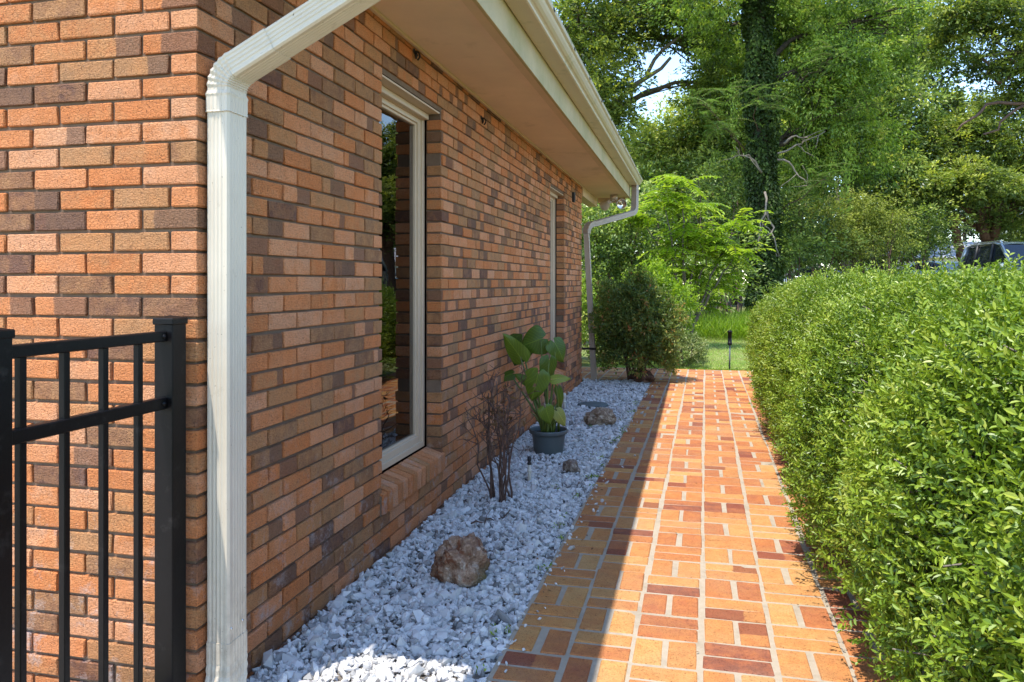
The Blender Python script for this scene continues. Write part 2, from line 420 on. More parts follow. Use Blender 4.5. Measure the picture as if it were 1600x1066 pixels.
def tag(o, label=None, cat=None, group=None, kind=None):
    if label: o['label'] = label
    if cat: o['category'] = cat
    if group: o['group'] = group
    if kind: o['kind'] = kind
    return o
def empty(name, loc, label, cat, group=None):
    o = bpy.data.objects.new(name, None); COL.objects.link(o); o.location = loc
    o.empty_display_size = .2
    return tag(o, label, cat, group)
def rnd(n, lo=0., hi=1.): return rng.uniform(lo, hi, n)
def sph(n):
    v = rng.normal(size=(n, 3)); return v / np.linalg.norm(v, axis=1, keepdims=True)
def curve(p0, p1, n=8, sag=0., wob=0.):
    p0, p1 = np.asarray(p0, float), np.asarray(p1, float); t = np.linspace(0, 1, n)[:, None]
    P = p0 * (1 - t) + p1 * t
    P[:, 2] += (sag * 4 * t * (1 - t))[:, 0]
    if wob:
        w = np.cumsum(rng.normal(size=(n, 3)), axis=0) * wob / math.sqrt(n)
        w -= w[0] * (1 - t) + w[-1] * t; P += w
    return P

# ------------------------------------------------------------------ world, sun, camera
SUN = np.array([.157, .30, -1.0]); SUN /= np.linalg.norm(SUN)
w = bpy.data.worlds.new('World'); scene.world = w; w.use_nodes = True
nt = w.node_tree; bg = nt.nodes['Background']
sky = nt.nodes.new('ShaderNodeTexSky'); sky.sky_type = 'NISHITA'; sky.sun_disc = False
el = math.asin(-SUN[2]); az = math.atan2(-SUN[0], -SUN[1])
sky.sun_elevation = el; sky.sun_rotation = az % (2 * math.pi)
sky.air_density = 1.0; sky.dust_density = .15; sky.ozone_density = 2.5
nt.links.new(sky.outputs[0], bg.inputs[0]); bg.inputs[1].default_value = .15
sl = bpy.data.lights.new('sun', 'SUN'); sl.energy = 2.35; sl.angle = rad(.5); sl.color = (1, .95, .87)
so = bpy.data.objects.new('sun', sl); COL.objects.link(so)
so.rotation_euler = Vector(SUN).to_track_quat('-Z', 'Y').to_euler(); so.location = (-4, -4, 20)
cam = bpy.data.cameras.new('camera'); co = bpy.data.objects.new('camera', cam); COL.objects.link(co)
co.location = (0, 0, H); co.rotation_euler = (rad(90), 0, YAW)
cam.sensor_width = 36; cam.lens = FPX / 1600 * 36; cam.shift_y = -(533 - HOR) / 1600; cam.clip_end = 600; cam.clip_start = .05
scene.camera = co
vs = scene.view_settings; vs.view_transform = 'Standard'; vs.look = 'None'; vs.exposure = 1.78; vs.gamma = 1
scene.cycles.max_bounces = 8; scene.cycles.diffuse_bounces = 4; scene.cycles.transparent_max_bounces = 8

# ------------------------------------------------------------------ ground
def build_ground():
    xs = np.unique(np.concatenate([np.linspace(-400, -30, 20), np.linspace(-30, 45, 76), np.linspace(45, 400, 20)]))
    ys = np.unique(np.concatenate([np.linspace(-200, -10, 12), np.linspace(-10, 60, 71), np.linspace(60, 500, 24)]))
    X, Y = np.meshgrid(xs, ys)
    Z = gz(X, Y) + np.where(Y > 13, .03 * np.sin(X * 1.3) * np.cos(Y * .9), 0)
    V = np.stack([X, Y, Z], -1).reshape(-1, 3)
    nx = len(xs); i = np.arange(len(ys) - 1)[:, None] * nx + np.arange(nx - 1)[None]
    F = np.stack([i, i + 1, i + nx + 1, i + nx], -1).reshape(-1, 4)
    mb = MB(); mb.add(V, F, 0, 0., True)
    tag(mb.build('ground', 'lawn'), kind='structure')
    mb = MB(); mb.box(-9, -1.75, -3, 1.98, -.034, -.01)  # unseen pale slab, added to bounce light onto the front wall
    tag(mb.build('bounce_pavement', 'concrete'), kind='structure')
    # asphalt under the parked cars
    mb = MB()
    gx = np.linspace(5.5, 30, 12)
    V = []; F = []
    for i, x in enumerate(gx):
        for y in (26.2, 33.5): V.append((x, y, float(gz(x, y)) + .045))
    for i in range(len(gx) - 1): F.append((2 * i, 2 * i + 2, 2 * i + 3, 2 * i + 1))
    mb.add(V, F)
    tag(mb.build('road', paint('asphalt', (.07, .07, .072), .9, .2, .2, 20, .4)), kind='structure')
build_ground()

# ------------------------------------------------------------------ brick helper
def brick_box(mb, x0, x1, y0, y1, z0, z1, axis, bev=.004, mat=0, u0=0., u1=1., rv=None, skew=0.):
    """one rounded brick; axis = the one along its length"""
    n0 = mb.nv
    mb.box(x0, x1, y0, y1, z0, z1, mat, bev)
    V = mb.V[-1].copy()
    V += rng.normal(0, .0009, V.shape).astype(np.float32)
    a = (V[:, axis] - (x0, y0, z0)[axis]) / ((x1, y1, z1)[axis] - (x0, y0, z0)[axis])
    if skew: V[:, 2] += (rng.normal(0, skew) * (V[:, 0] - x0) + rng.normal(0, skew) * (V[:, 1] - y0)).astype(np.float32)
    mb.V[-1] = V
    u = u0 + (u1 - u0) * a
    if rv is None: rv = brick_rv()
    mb.A.setdefault('bloc', []).append((n0, np.stack([u, a * 0, a * 0], 1).astype(np.float32)))
    mb.A.setdefault('brnd', []).append((n0, np.tile(np.asarray(rv, np.float32), (len(V), 1))))
def brick_rv(): return (random.random(), random.uniform(.2, .85), random.random())

# ------------------------------------------------------------------ the path
def build_path():
    mb = MB()
    lines = [0, .224, .45, .688, .938, 1.185, 1.42, 1.655]
    lines = [-.235 * k for k in range(16, 0, -1)] + lines
    SL = .012
    def xy(u, v): return (-.702 + u + SL * v, v)
    # mortar bed
    def sheet(u0, u1, v0, v1):
        nu, nv = 6, 40
        V = []; F = []
        for i in range(nv + 1):
            for j in range(nu + 1):
                x, y = xy(u0 + (u1 - u0) * j / nu, v0 + (v1 - v0) * i / nv)
                V.append((x, y, .0015))
        for i in range(nv):
            for j in range(nu):
                k = i * (nu + 1) + j; F.append((k, k + 1, k + nu + 2, k + nu + 1))
        mb.add(V, F, 1)
    sheet(-.004, 1.66, .6, 12.0); sheet(-3.76, -.006, 10.47, 12.0)
    n = len(lines) - 1
    for c in range(n):
        a, b = lines[c], lines[c + 1]
        v = (.6 if a > -.01 else 10.48) + random.uniform(0, .04)
        ph = c % 2
        drift = rng.normal(0, .004)
        w = b - a
        j = .0175 if a > -.01 else .018
        while v < 11.95:
            wob = .0035 * math.sin(v * 1.7 + c * 2.1) + .002 * math.sin(v * 4.1 + c)
            ln = .195 + rng.normal(0, .003)
            if v + ln > 12.0: ln = 12.0 - v
            if ln < .05: break
            def put(u0, u1, v0, v1, axis):
                x0, y0 = xy(u0 + wob + rng.normal(0, .0015), v0); x1, y1 = xy(u1 + wob + rng.normal(0, .0015), v1)
                s = SL * (v1 - v0)
                h = .0050 + rng.normal(0, .0009)
                flip = random.random() < .5
                n0 = mb.nv
                brick_box(mb, x0, x1 - s, y0, y1, -.03, h, axis, .0045, 0, 1. if flip else 0., 0. if flip else 1., path_rv(), .006)
            if ph:
                m = ln / 2
                put(a + j / 2, b - j / 2, v, v + m - .006, 0); put(a + j / 2, b - j / 2, v + m + .005, v + ln - .002, 0)
            else:
                m = (a + b) / 2 + rng.normal(0, .003)
                g = .009 + abs(rng.normal(0, .003))
                put(a + j / 2, m - g, v, v + ln - .002, 1); put(m + g, b - j / 2, v, v + ln - .002, 1)
            v += ln + .011 + abs(rng.normal(0, .002)); ph ^= 1
    o = mb.build('path', ['pbrick', 'pmortar'])
    tag(o, kind='structure')
def path_rv():
    r = random.random()
    r = r * .3 if random.random() < .13 else .25 + .75 * r
    return (r, random.uniform(.3, .7), random.random())
build_path()

# ------------------------------------------------------------------ house
XW, YC, YF = -1.472, 2.045, 10.14
ZS = 2.603
COURSE = .0677
WINS = [(3.46, 4.35), (7.87, 8.75)]
ZT, ZSILL = 2.335, .30
house = empty('brick_house', (XW, YC, 0), 'long orange brick house with cream gutters, deep eave and narrow recessed windows', 'house')

def build_walls():
    mb = MB()
    JT = .0105; D = .092; PL = .2032; LB = PL - JT
    z = -.075; row = 0
    def cutbrick(x0, x1, y0, y1, z0, z1, axis, u0=0., u1=1., rv=None):
        if (x1 - x0) < .018 or (y1 - y0) < .018 or (z1 - z0) < .018: return
        jog = rng.normal(0, .0011)
        if axis == 1: x1 += jog
        else: y0 += jog
        brick_box(mb, x0, x1, y0, y1, z0, z1, axis, .0024 + .0012 * random.random(), 0, u0, u1, rv)
    while z < ZS - .02:
        z0, z1 = z + JT * .5 + rng.normal(0, .0008), min(z + COURSE - JT * .5 + rng.normal(0, .0008), ZS - .012)
        odd = row % 2
        rv = brick_rv()
        # corner brick: shows on both walls
        if odd: cutbrick(XW - LB, XW, YC, YC + D, z0, z1, 0, rv=rv); ys = YC + D + JT; xs = XW - LB - JT
        else: cutbrick(XW - D, XW, YC, YC + LB, z0, z1, 1, rv=rv); ys = YC + LB + JT; xs = XW - D - JT
        # long wall
        y = ys
        while y < YF - .02:
            ye = min(y + LB + rng.normal(0, .0015), YF)
            if YF - ye < .03: ye = YF
            segs = [(y, ye)]
            zm = (z0 + z1) / 2
            for (a, b) in WINS:
                if ZSILL - .105 < zm < ZT:
                    ns = []
                    for (p, q) in segs:
                        if q <= a or p >= b: ns.append((p, q)); continue
                        if p < a: ns.append((p, a))
                        if q > b: ns.append((b, q))
                    segs = ns
            rv = brick_rv()
            for (p, q) in segs: cutbrick(XW - D, XW, p, q, z0, z1, 1, (p - y) / LB, (q - y) / LB, rv)
            y = ye + JT
        # front wall
        x = xs
        while x > -4.6:
            x0 = x - LB + rng.normal(0, .0015)
            cutbrick(x0, x, YC, YC + D, z0, z1, 0)
            x = x0 - JT
        z += COURSE; row += 1
    # mortar body set 7 mm back from the faces
    r = .0115
    x0, x1 = XW - .10, XW - r
    ycuts = [YC + r, WINS[0][0] - r, WINS[0][1] + r, WINS[1][0] - r, WINS[1][1] + r, YF - r]
    for a, b in ((0, 1), (2, 3), (4, 5)): mb.box(x0, x1, ycuts[a], ycuts[b], -.2, ZS, 1)
    for a, b in ((1, 2), (3, 4)):
        mb.box(x0 + .0005, x1 - .0005, ycuts[a], ycuts[b], -.2, ZSILL - .11, 1); mb.box(x0 + .0005, x1 - .0005, ycuts[a], ycuts[b], ZT + .006, ZS, 1)
    mb.box(-9.4, x0 - .001, YC + r, YC + .09, -.2, ZS, 1)
    # the far walls (brick-coloured block work, out of sight)
    mb.box(-9.4, -9.25, YC + .1, YF, -.2, ZS, 1); mb.box(-9.24, x0 - .002, YF - .14, YF - .01, -.2, ZS, 1)
    mb.build('wall', ['brick', 'mortar'], house)
    mb = MB()
    mb.add([(-9.4, YC + .03, ZS), (XW, YC + .03, ZS), (-5.4, YC + .03, 4.25), (-9.4, YC + .09, ZS), (XW, YC + .09, ZS), (-5.4, YC + .09, 4.25)],
           [(0, 1, 2), (5, 4, 3), (0, 3, 4, 1), (1, 4, 5, 2), (2, 5, 3, 0)])
    mb.build('gable', 'siding', house)
build_walls()

def build_windows():
    for (a, b) in WINS:
        xf = XW - .105                       # face of the frame
        wroot = MB()
        zb = ZSILL + .045
        def ring(mb, y0, y1, z0, z1, wd, xa, xb, m=0, bv=.002):
            mb.box(xa, xb, y0, y0 + wd, z0, z1, m, bv); mb.box(xa, xb, y1 - wd, y1, z0, z1, m, bv)
            mb.box(xa + .0004, xb - .0004, y0 + wd - .001, y1 - wd + .001, z0, z0 + wd, m, bv); mb.box(xa + .0004, xb - .0004, y0 + wd - .001, y1 - wd + .001, z1 - wd, z1, m, bv)
        ring(wroot, a + .004, b - .004, zb, ZT - .013, .034, xf - .07, xf)
        fr = wroot.build('window', 'frame', house)
        mb = MB()
        ring(mb, a + .034, b - .034, zb + .030, ZT - .034, .040, xf - .065, xf - .013)
        ring(mb, a + .07, b - .07, zb + .066, ZT - .07, .018, xf - .06, xf - .026)
        mb.build('sash', 'frame', fr)
        mb = MB(); mb.box(xf - .045, xf - .041, a + .08, b - .08, zb + .076, ZT - .08)
        mb.build('pane', 'glass', fr)
        mb = MB(); mb.box(xf - .002, XW - .010, a + .002, b - .002, ZT - .011, ZT + .0, 0, .002); mb.box(xf + .0005, xf + .03, a + .012, b - .012, ZT - .045, ZT - .0115, 0, .003); mb.build('head_lining', 'frame', fr)
        # sloping brick sill of bricks on edge
        mb = MB(); y = a - .03; pitch = .0685
        n = int(round((b - a + .06) / pitch)); pitch = (b - a + .06) / n
        for i in range(n):
            y0 = y + i * pitch + .005; y1 = y + (i + 1) * pitch - .005
            xa, xb = XW - .10, XW + .016
            n0 = mb.nv
            mb.box(xa, xb, y0, y1, ZSILL - .1, ZSILL + .002, 0, .004)
            V = mb.V[-1].copy(); t = (V[:, 0] - xa) / (xb - xa)
            V[:, 2] += (.038 * (1 - t)).astype(np.float32); V += rng.normal(0, .001, V.shape).astype(np.float32); mb.V[-1] = V
            rv = brick_rv(); rv = (.3 + .6 * rv[0], rv[1], rv[2] * .7)
            mb.A.setdefault('bloc', []).append((n0, np.zeros((len(V), 3), np.float32)))
            mb.A.setdefault('brnd', []).append((n0, np.tile(np.asarray(rv, np.float32), (len(V), 1))))
        mb.add([(XW - .10, a - .03, ZSILL + .032), (XW + .008, a - .03, ZSILL - .006), (XW + .008, b + .03, ZSILL - .006), (XW - .10, b + .03, ZSILL + .032),
                (XW - .10, a - .03, ZSILL - .1), (XW + .008, a - .03, ZSILL - .1), (XW + .008, b + .03, ZSILL - .1), (XW - .10, b + .03, ZSILL - .1)],
               [(0, 1, 2, 3), (1, 5, 6, 2), (0, 4, 5, 1), (3, 2, 6, 7), (4, 7, 6, 5)], 1)
        mb.build('sill', ['brick', 'mortar'], fr)
        # dark room behind
        mb = MB()
        x0, x1 = xf - 1.6, xf - .075
        V = [(x, y_, z_) for x in (x0, x1) for y_ in (a - .5, b + .5) for z_ in (0., 2.5)]
        mb.add(V, [(0, 1, 3, 2), (0, 4, 5, 1), (2, 3, 7, 6), (0, 2, 6, 4), (1, 5, 7, 3)])
        mb.build('room', 'dark', fr)
build_windows()

YR0, YR1 = 2.03, 11.7                     # roof ends
def build_eave():
    XE = -.955
    mb = MB(); mb.box(-9.9, XE - .075, YR0, YR1 - .03, ZS, ZS + .02); mb.build('soffit', 'soffit', house)
    mb = MB(); mb.box(XE - .073, XE - .022, YR0, YR1 - .03, ZS - .012, ZS + .03, 0, .002)
    mb.box(XW + .001, XW + .022, YR0 + .02, YF, ZS - .018, ZS - .001, 0, .002)          # small moulding along the wall
    mb.build('soffit_trim', 'trim', house)
    mb = MB(); mb.box(XE - .021, XE, .9, YR1, ZS - .016, 2.80, 0, .002)  # length past the gable is unseen, added for its shadow
    mb.build('fascia', 'fascia', house)
    mb = MB(); mb.box(XW - .12, XW + .018, YF + .002, YR1 - .06, ZS - .13, ZS - .002, 0, .003)
    mb.box(XW + .02, XE - .076, YR1 - .055, YR1 - .031, ZS - .075, ZS - .001, 0, .003)
    mb.build('porch_beam', 'trim', house)
    # K-style gutter along the eave; unseen near length added for its shadow
    zb = 2.763
    pr = np.array([(XE + .006, zb + .115), (XE + .006, zb), (-.846, zb), (-.838, zb + .004), (-.838, zb + .022), (-.832, zb + .028), (-.822, zb + .032), (-.808, zb + .044), (-.797, zb + .062), (-.791, zb + .078), (-.784, zb + .082), (-.778, zb + .086), (-.776, zb + .112),
                   (-.780, zb + .115), (-.784, zb + .112), (-.786, zb + .090), (-.80, zb + .08), (-.812, zb + .05), (-.842, zb + .03), (-.846, zb + .006), (XE + .010, zb + .006), (XE + .010, zb + .115)])
    mb = MB()
    mb.sweep(pr, [((0, y, 0), (1, 0, 0), (0, 0, 1), 1.) for y in (.9, 4.9, 8.3, YR1 + .02)])
    for yy in (.9, YR1 + .02):     # end caps
        V = [(p[0], yy - .001, p[1]) for p in pr[:13]] + [(p[0], yy + .001, p[1]) for p in pr[:13]]
        mb.add(V, [tuple(range(13)), tuple(range(25, 12, -1))] + [(i, (i + 1) % 13, 13 + (i + 1) % 13, 13 + i) for i in range(13)])
    g = mb.build('gutter', 'gutter', house)
    for y in np.arange(3.5, YR1, .75):
        mb = MB(); mb.box(-.7765, -.7735, y, y + .045, zb + .09, zb + .105, 0, .001); mb.build('gutter_spike', 'cardark', g)
    # roof
    mb = MB()
    for sx, xe, xr in ((1, -.83, -5.4), (-1, -9.97, -5.4)):
        ze, zr = 2.885, 2.885 + .42 * 4.5
        V = [(xe, YR0, ze), (xe, YR1 + .02, ze), (xr, YR1 + .02, zr), (xr, YR0, zr)]
        V += [(x, y, z + .05) for x, y, z in V]
        mb.add(V, [(0, 1, 2, 3), (7, 6, 5, 4), (0, 4, 5, 1), (1, 5, 6, 2), (2, 6, 7, 3), (3, 7, 4, 0)])
    mb.box(-1.58, -.82, 1.66, YR0 - .002, 2.884, 2.93)  # unseen slab past the gable, added to shade the gravel
    mb.box(-1.2, -.8205, .9, 1.658, 2.884, 2.93)  # second unseen slab, added to keep the path edge in shade
    mb.build('roof', 'shingle', house)
build_eave()

def rect_profile(hx, hy, rib=.0022, nrib=4):
    pts = []
    def face(p, q, nrm, n):
        p, q = np.array(p), np.array(q); L = np.linalg.norm(q - p); t0 = .16
        out = [p + (q - p) * .07]
        for i in range(n):
            c = t0 + (1 - 2 * t0) * (i + .5) / n; hw = (1 - 2 * t0) / n * .5
            for dt, dd in ((-hw, 0), (-.4 * hw, -1), (.4 * hw, -1), (hw * .98, 0)):
                out.append(p + (q - p) * (c + dt) + np.array(nrm) * dd * rib)
        out.append(p + (q - p) * .93)
        return out
    pts += face((-hx, -hy), (hx, -hy), (0, -1), nrib)
    pts += face((hx, -hy), (hx, hy), (1, 0), nrib + 1)
    pts += face((hx, hy), (-hx, hy), (0, 1), nrib)
    pts += face((-hx, hy), (-hx, -hy), (-1, 0), nrib + 1)
    return np.array(pts)

def bend(o, d0, d1, side, R, n=14, pleat=.05, cap0=.03):
    """frames of a pleated elbow from direction d0 to d1; side = constant axis; profile axes: a (in plane), b = side"""
    o, d0, d1, side = [np.asarray(v, float) for v in (o, d0, d1, side)]
    ang = math.acos(np.clip(np.dot(d0, d1), -1, 1))
    k = d1 - d0 * np.dot(d0, d1); k /= np.linalg.norm(k)
    fr = []
    for i in range(n + 1):
        t = ang * i / n
        p = o + R * (math.sin(t) * d0 + (1 - math.cos(t)) * k)
        d = math.cos(t) * d0 + math.sin(t) * k
        a = -math.sin(t) * d0 + math.cos(t) * k
        fr.append((p, a, side, 1. + (pleat if i % 2 else -.0)))
    return fr, fr[-1][0]

def build_near_downspout():
    cx, cy = XW + .046, 2.13
    pr = rect_profile(.039, .052)
    mb = MB()
    z1 = 1.90
    mb.sweep(pr, [((cx, cy, z), (1, 0, 0), (0, 1, 0), 1.) for z in (.20, .6, 1.0, 1.4, z1)])
    s = mb.build('downspout', 'spout', house, label='ribbed white downspout at the near corner with pleated elbow')
    dr = np.array([math.cos(rad(27)), 0, math.sin(rad(27))])
    mb = MB()
    up = np.array([0, 0, 1.])
    f0 = [((cx, cy, z1 - .055), (1, 0, 0), (0, 1, 0), 1.10), ((cx, cy, z1 - .05), (1, 0, 0), (0, 1, 0), 1.07), ((cx, cy, z1 - .008), (1, 0, 0), (0, 1, 0), 1.07), ((cx, cy, z1), (1, 0, 0), (0, 1, 0), 1.11), ((cx, cy, z1 + .012), (1, 0, 0), (0, 1, 0), 1.01)]
    fr, p = bend((cx, cy, z1 + .02), up, dr, (0, 1, 0), .075, 11, .06)
    a_end = fr[-1][1]
    f2 = [(p + dr * .01, a_end, (0, 1, 0), 1.02), (p + dr * .15, a_end, (0, 1, 0), 1.02)]
    mb.sweep(pr, f0 + fr + f2)
    # dark gap where the sleeve gapes
    mb.build('elbow', 'spout', s)
    mb = MB()
    q0 = p + dr * .145; L = (-.90 - q0[0]) / dr[0]
    q1 = q0 + dr * L
    mb.sweep(pr, [(q0, a_end, (0, 1, 0), .97), (q1, a_end, (0, 1, 0), .97)])
    mb.build('sloping_pipe', 'spout', s)
    mb = MB()
    fr, p2 = bend(q1 - dr * .02, dr, up, (0, 1, 0), .075, 11, .05)
    aa = fr[-1][1]
    mb.sweep(pr * np.array([[1, 1]]), fr + [(p2 + up * .02, aa, (0, 1, 0), 1.), (np.array([p2[0], p2[1], 2.76]), aa, (0, 1, 0), 1.)])
    mb.build('elbow', 'spout', s)
    mb = MB()
    d1 = np.array([.35, -.80, -.48]); d1 /= np.linalg.norm(d1)
    side = np.cross((0, 0, -1.), d1); side /= np.linalg.norm(side)
    k = np.cross(side, (0, 0, -1.))
    f0 = [((cx, cy, .215), (1, 0, 0), (0, 1, 0), 1.05), ((cx, cy, .15), (1, 0, 0), (0, 1, 0), 1.05)]
    mb.sweep(pr, f0)
    # pleated foot that kicks out toward the path
    n = 10; V = []
    ks = len(pr)
    fr = []
    for i in range(n + 1):
        t = i / n; z = .15 - .15 * t
        off = np.array([.03, -.07, 0]) * t * t
        fr.append((np.array([cx, cy, z]) + off, (1, 0, 0), np.array([0, 1, .5 * t]) / math.hypot(1, .5 * t), 1.02 + (.05 if i % 2 else 0) + .12 * t))
    mb.sweep(pr, fr)
    mb.build('foot_elbow', 'spout', s)
    c = np.array([cx + .0405, cy - .01, .26])
    for dx in (-.03, .03): mb = MB(); mb.lathe([(0, .002), (.0035, .0018), (.004, 0)], c + np.array([.001, dx, .0]), 8, 0, (1, 0, 0)); mb.build('screw', 'chromebar', s)
build_near_downspout()

def build_far_downspout():
    pr = rect_profile(.036, .045, .002, 3)
    A = np.array([-1.33, 10.33, -.02]); B = np.array([-1.425, 10.25, 1.98])
    out = np.array([-.875, 11.45, 2.36]); top = np.array([-.875, 11.52, 2.77])
    mb = MB()
    ax, ay = np.array([1., 0, 0]), np.array([0, 1., 0])
    pts = [A, A * .5 + B * .5, B]
    mb.sweep(pr, [(p, ax, ay, 1.) for p in pts])
    s = mb.build('downspout', 'spouttan', house, label='tan shaded downspout leaning at the far corner, running up to the gutter end')
    mb = MB()
    d = (out - B) / np.linalg.norm(out - B)
    hz = np.array([d[0], d[1], 0]); hz /= np.linalg.norm(hz); sd = np.array([-hz[1], hz[0], 0])
    # smooth curve B -> out -> top
    P = []
    B2 = B + np.array([0, 0, .10])
    for t in np.linspace(0, 1, 6): P.append((1 - t) ** 2 * B + 2 * t * (1 - t) * B2 + t * t * (B2 + d * .12))
    for t in np.linspace(.15, .9, 4): P.append(B2 + (out - B2) * t)
    o0 = B2 + (out - B2) * .93
    for t in np.linspace(0, 1, 7): P.append((1 - t) ** 2 * o0 + 2 * t * (1 - t) * out + t * t * (out + np.array([0, .01, .12])))
    P.append(top)
    P = np.array(P); T = np.gradient(P, axis=0); T /= np.linalg.norm(T, axis=1, keepdims=True)
    fr = []
    for i, (p, t) in enumerate(zip(P, T)):
        a = np.cross(sd, t); a /= np.linalg.norm(a)
        fr.append((p, a, sd, 1.02 + (.03 if i % 2 and i < 7 else 0)))
    mb.sweep(pr, fr)
    mb.build('elbow', 'spouttan', s)
    mb = MB()
    zc = .42; c = A + (B - A) * (zc + .02) / 2.
    mb.box(c[0] - .052, c[0] + .052, c[1] - .05, c[1] - .046, zc, zc + .03); mb.box(c[0] - .20, c[0] - .052, c[1] - .05, c[1] - .046, zc, zc + .03)
    mb.build('strap', 'iron', s)
build_far_downspout()

# hooks and a little black box on the wall
def wall_hook(y, z, label):
    mb = MB()
    t = np.linspace(0, 1, 12)
    mb.lathe([(0, .005), (.013, .003), (.015, 0)], (XW + .001, y, z), 12, 0, (1, 0, 0))
    P = [(XW + .004 + .03 * math.sin(a), y, z - .014 + .026 * math.cos(a) - .014) for a in np.linspace(0, 2.6, 10)]
    mb.tube(P, .005, 6)
    P = [(XW + .006, y + .010, z), (XW + .010, y + .012, z - .02), (XW + .008, y + .010, z - .04)]
    mb.tube(P, [.008, .009, .005], 6)
    tag(mb.build('wall_hook', 'iron', None, (XW, y, z)), label, 'hook', 'iron hooks high on the brick wall')
wall_hook(3.89, 2.565, 'rusty iron hook under the eave, above the nearer window')
wall_hook(5.22, 2.485, 'rusty iron hook on plain brickwork between the two windows')
mb = MB(); mb.box(XW, XW + .03, 9.31, 9.39, 2.31, 2.43, 0, .005); mb.box(XW + .031, XW + .034, 9.325, 9.375, 2.33, 2.41, 0, .001)
tag(mb.build('sensor_box', 'cardark', None, (XW, 9.35, 2.37)), 'small black box on the brick wall beyond the farther window', 'sensor box')

def build_flood():
    root = empty('flood_light', (-1.16, 11.25, ZS - .045), 'twin-headed cream flood light under the far end of the eave', 'flood light')
    mb = MB(); mb.lathe([(0, -.03), (.05, -.028), (.055, -.0), (.055, .044), (0, .044)], (-1.16, 11.25, ZS - .045 - .001), 20); mb.build('base_plate', 'lampshell', root)
    for (off, dr) in (((-.115, -.02, -.095), (-.55, .75, -.35)), ((.10, -.03, -.085), (.35, -.9, -.25))):
        c = np.array([-1.16, 11.25, ZS - .045]) + off; d = np.array(dr) / np.linalg.norm(dr)
        mb = MB()
        mb.lathe([(0, -.10), (.03, -.10), (.034, -.07), (.045, -.04), (.068, .0), (.075, .04), (.075, .055), (.069, .055), (.066, .03)], c, 24, 0, d)
        mb.tube([np.array([-1.16, 11.25, ZS - .045 - .025]), (np.array([-1.16, 11.25, ZS - .045 - .05]) + c - d * .09) / 2 + (0, 0, -.01), c - d * .09], .014, 8)
        h = mb.build('lamp_head', 'lampshell', root)
        mb = MB(); mb.lathe([(.0, .02), (.03, .026), (.055, .038), (.067, .048)], c, 24, 0, d); mb.lathe([(0, .03), (.012, .034), (.016, .044), (0, .05)], c, 12, 0, d)
        mb.build('reflector', 'chrome', h)
build_flood()

# ------------------------------------------------------------------ fence
def build_fence():
    X = -1.5215; root = empty('metal_fence', (X, 1.95, 0), 'black metal picket fence panel ending at the brick corner', 'fence')
    def post(y):
        mb = MB(); h = .03175
        mb.box(X - h, X + h, y - h, y + h, -.03, 1.20, 0, .003)
        p = mb.build('post', 'black', root)
        mb = MB(); c = .0355
        mb.box(X - c, X + c, y - c, y + c, 1.196, 1.216, 0, .003)
        V = [(X - c + .004, y - c + .004, 1.2155), (X + c - .004, y - c + .004, 1.2155), (X + c - .004, y + c - .004, 1.2155), (X - c + .004, y + c - .004, 1.2155), (X, y, 1.224)]
        mb.add(V, [(0, 1, 4), (1, 2, 4), (2, 3, 4), (3, 0, 4)])
        mb.build('post_cap', 'black', p)
    yb = 1.988
    post(yb); post(1.385); 
    for z, h in ((1.163, .030), (.967, .034), (.12, .034)):
        mb = MB(); mb.box(X - .014, X + .014, 1.385 + .032, yb - .032, z - h / 2, z + h / 2, 0, .003)
        r = mb.build('rail', 'black', root)
        mb = MB()
        for yy in (yb - .035,): mb.lathe([(0, .006), (.006, .004), (.0075, 0)], (X + .0145, yy - .012, z), 10, 0, (1, 0, 0))
        mb.build('screw', 'black', r)
    for y in (1.466, 1.593, 1.722, 1.852):
        mb = MB(); h = .0095; mb.box(X - h, X + h, y - h, y + h, .06, 1.1485, 0, .002); mb.build('picket', 'black', root)
build_fence()

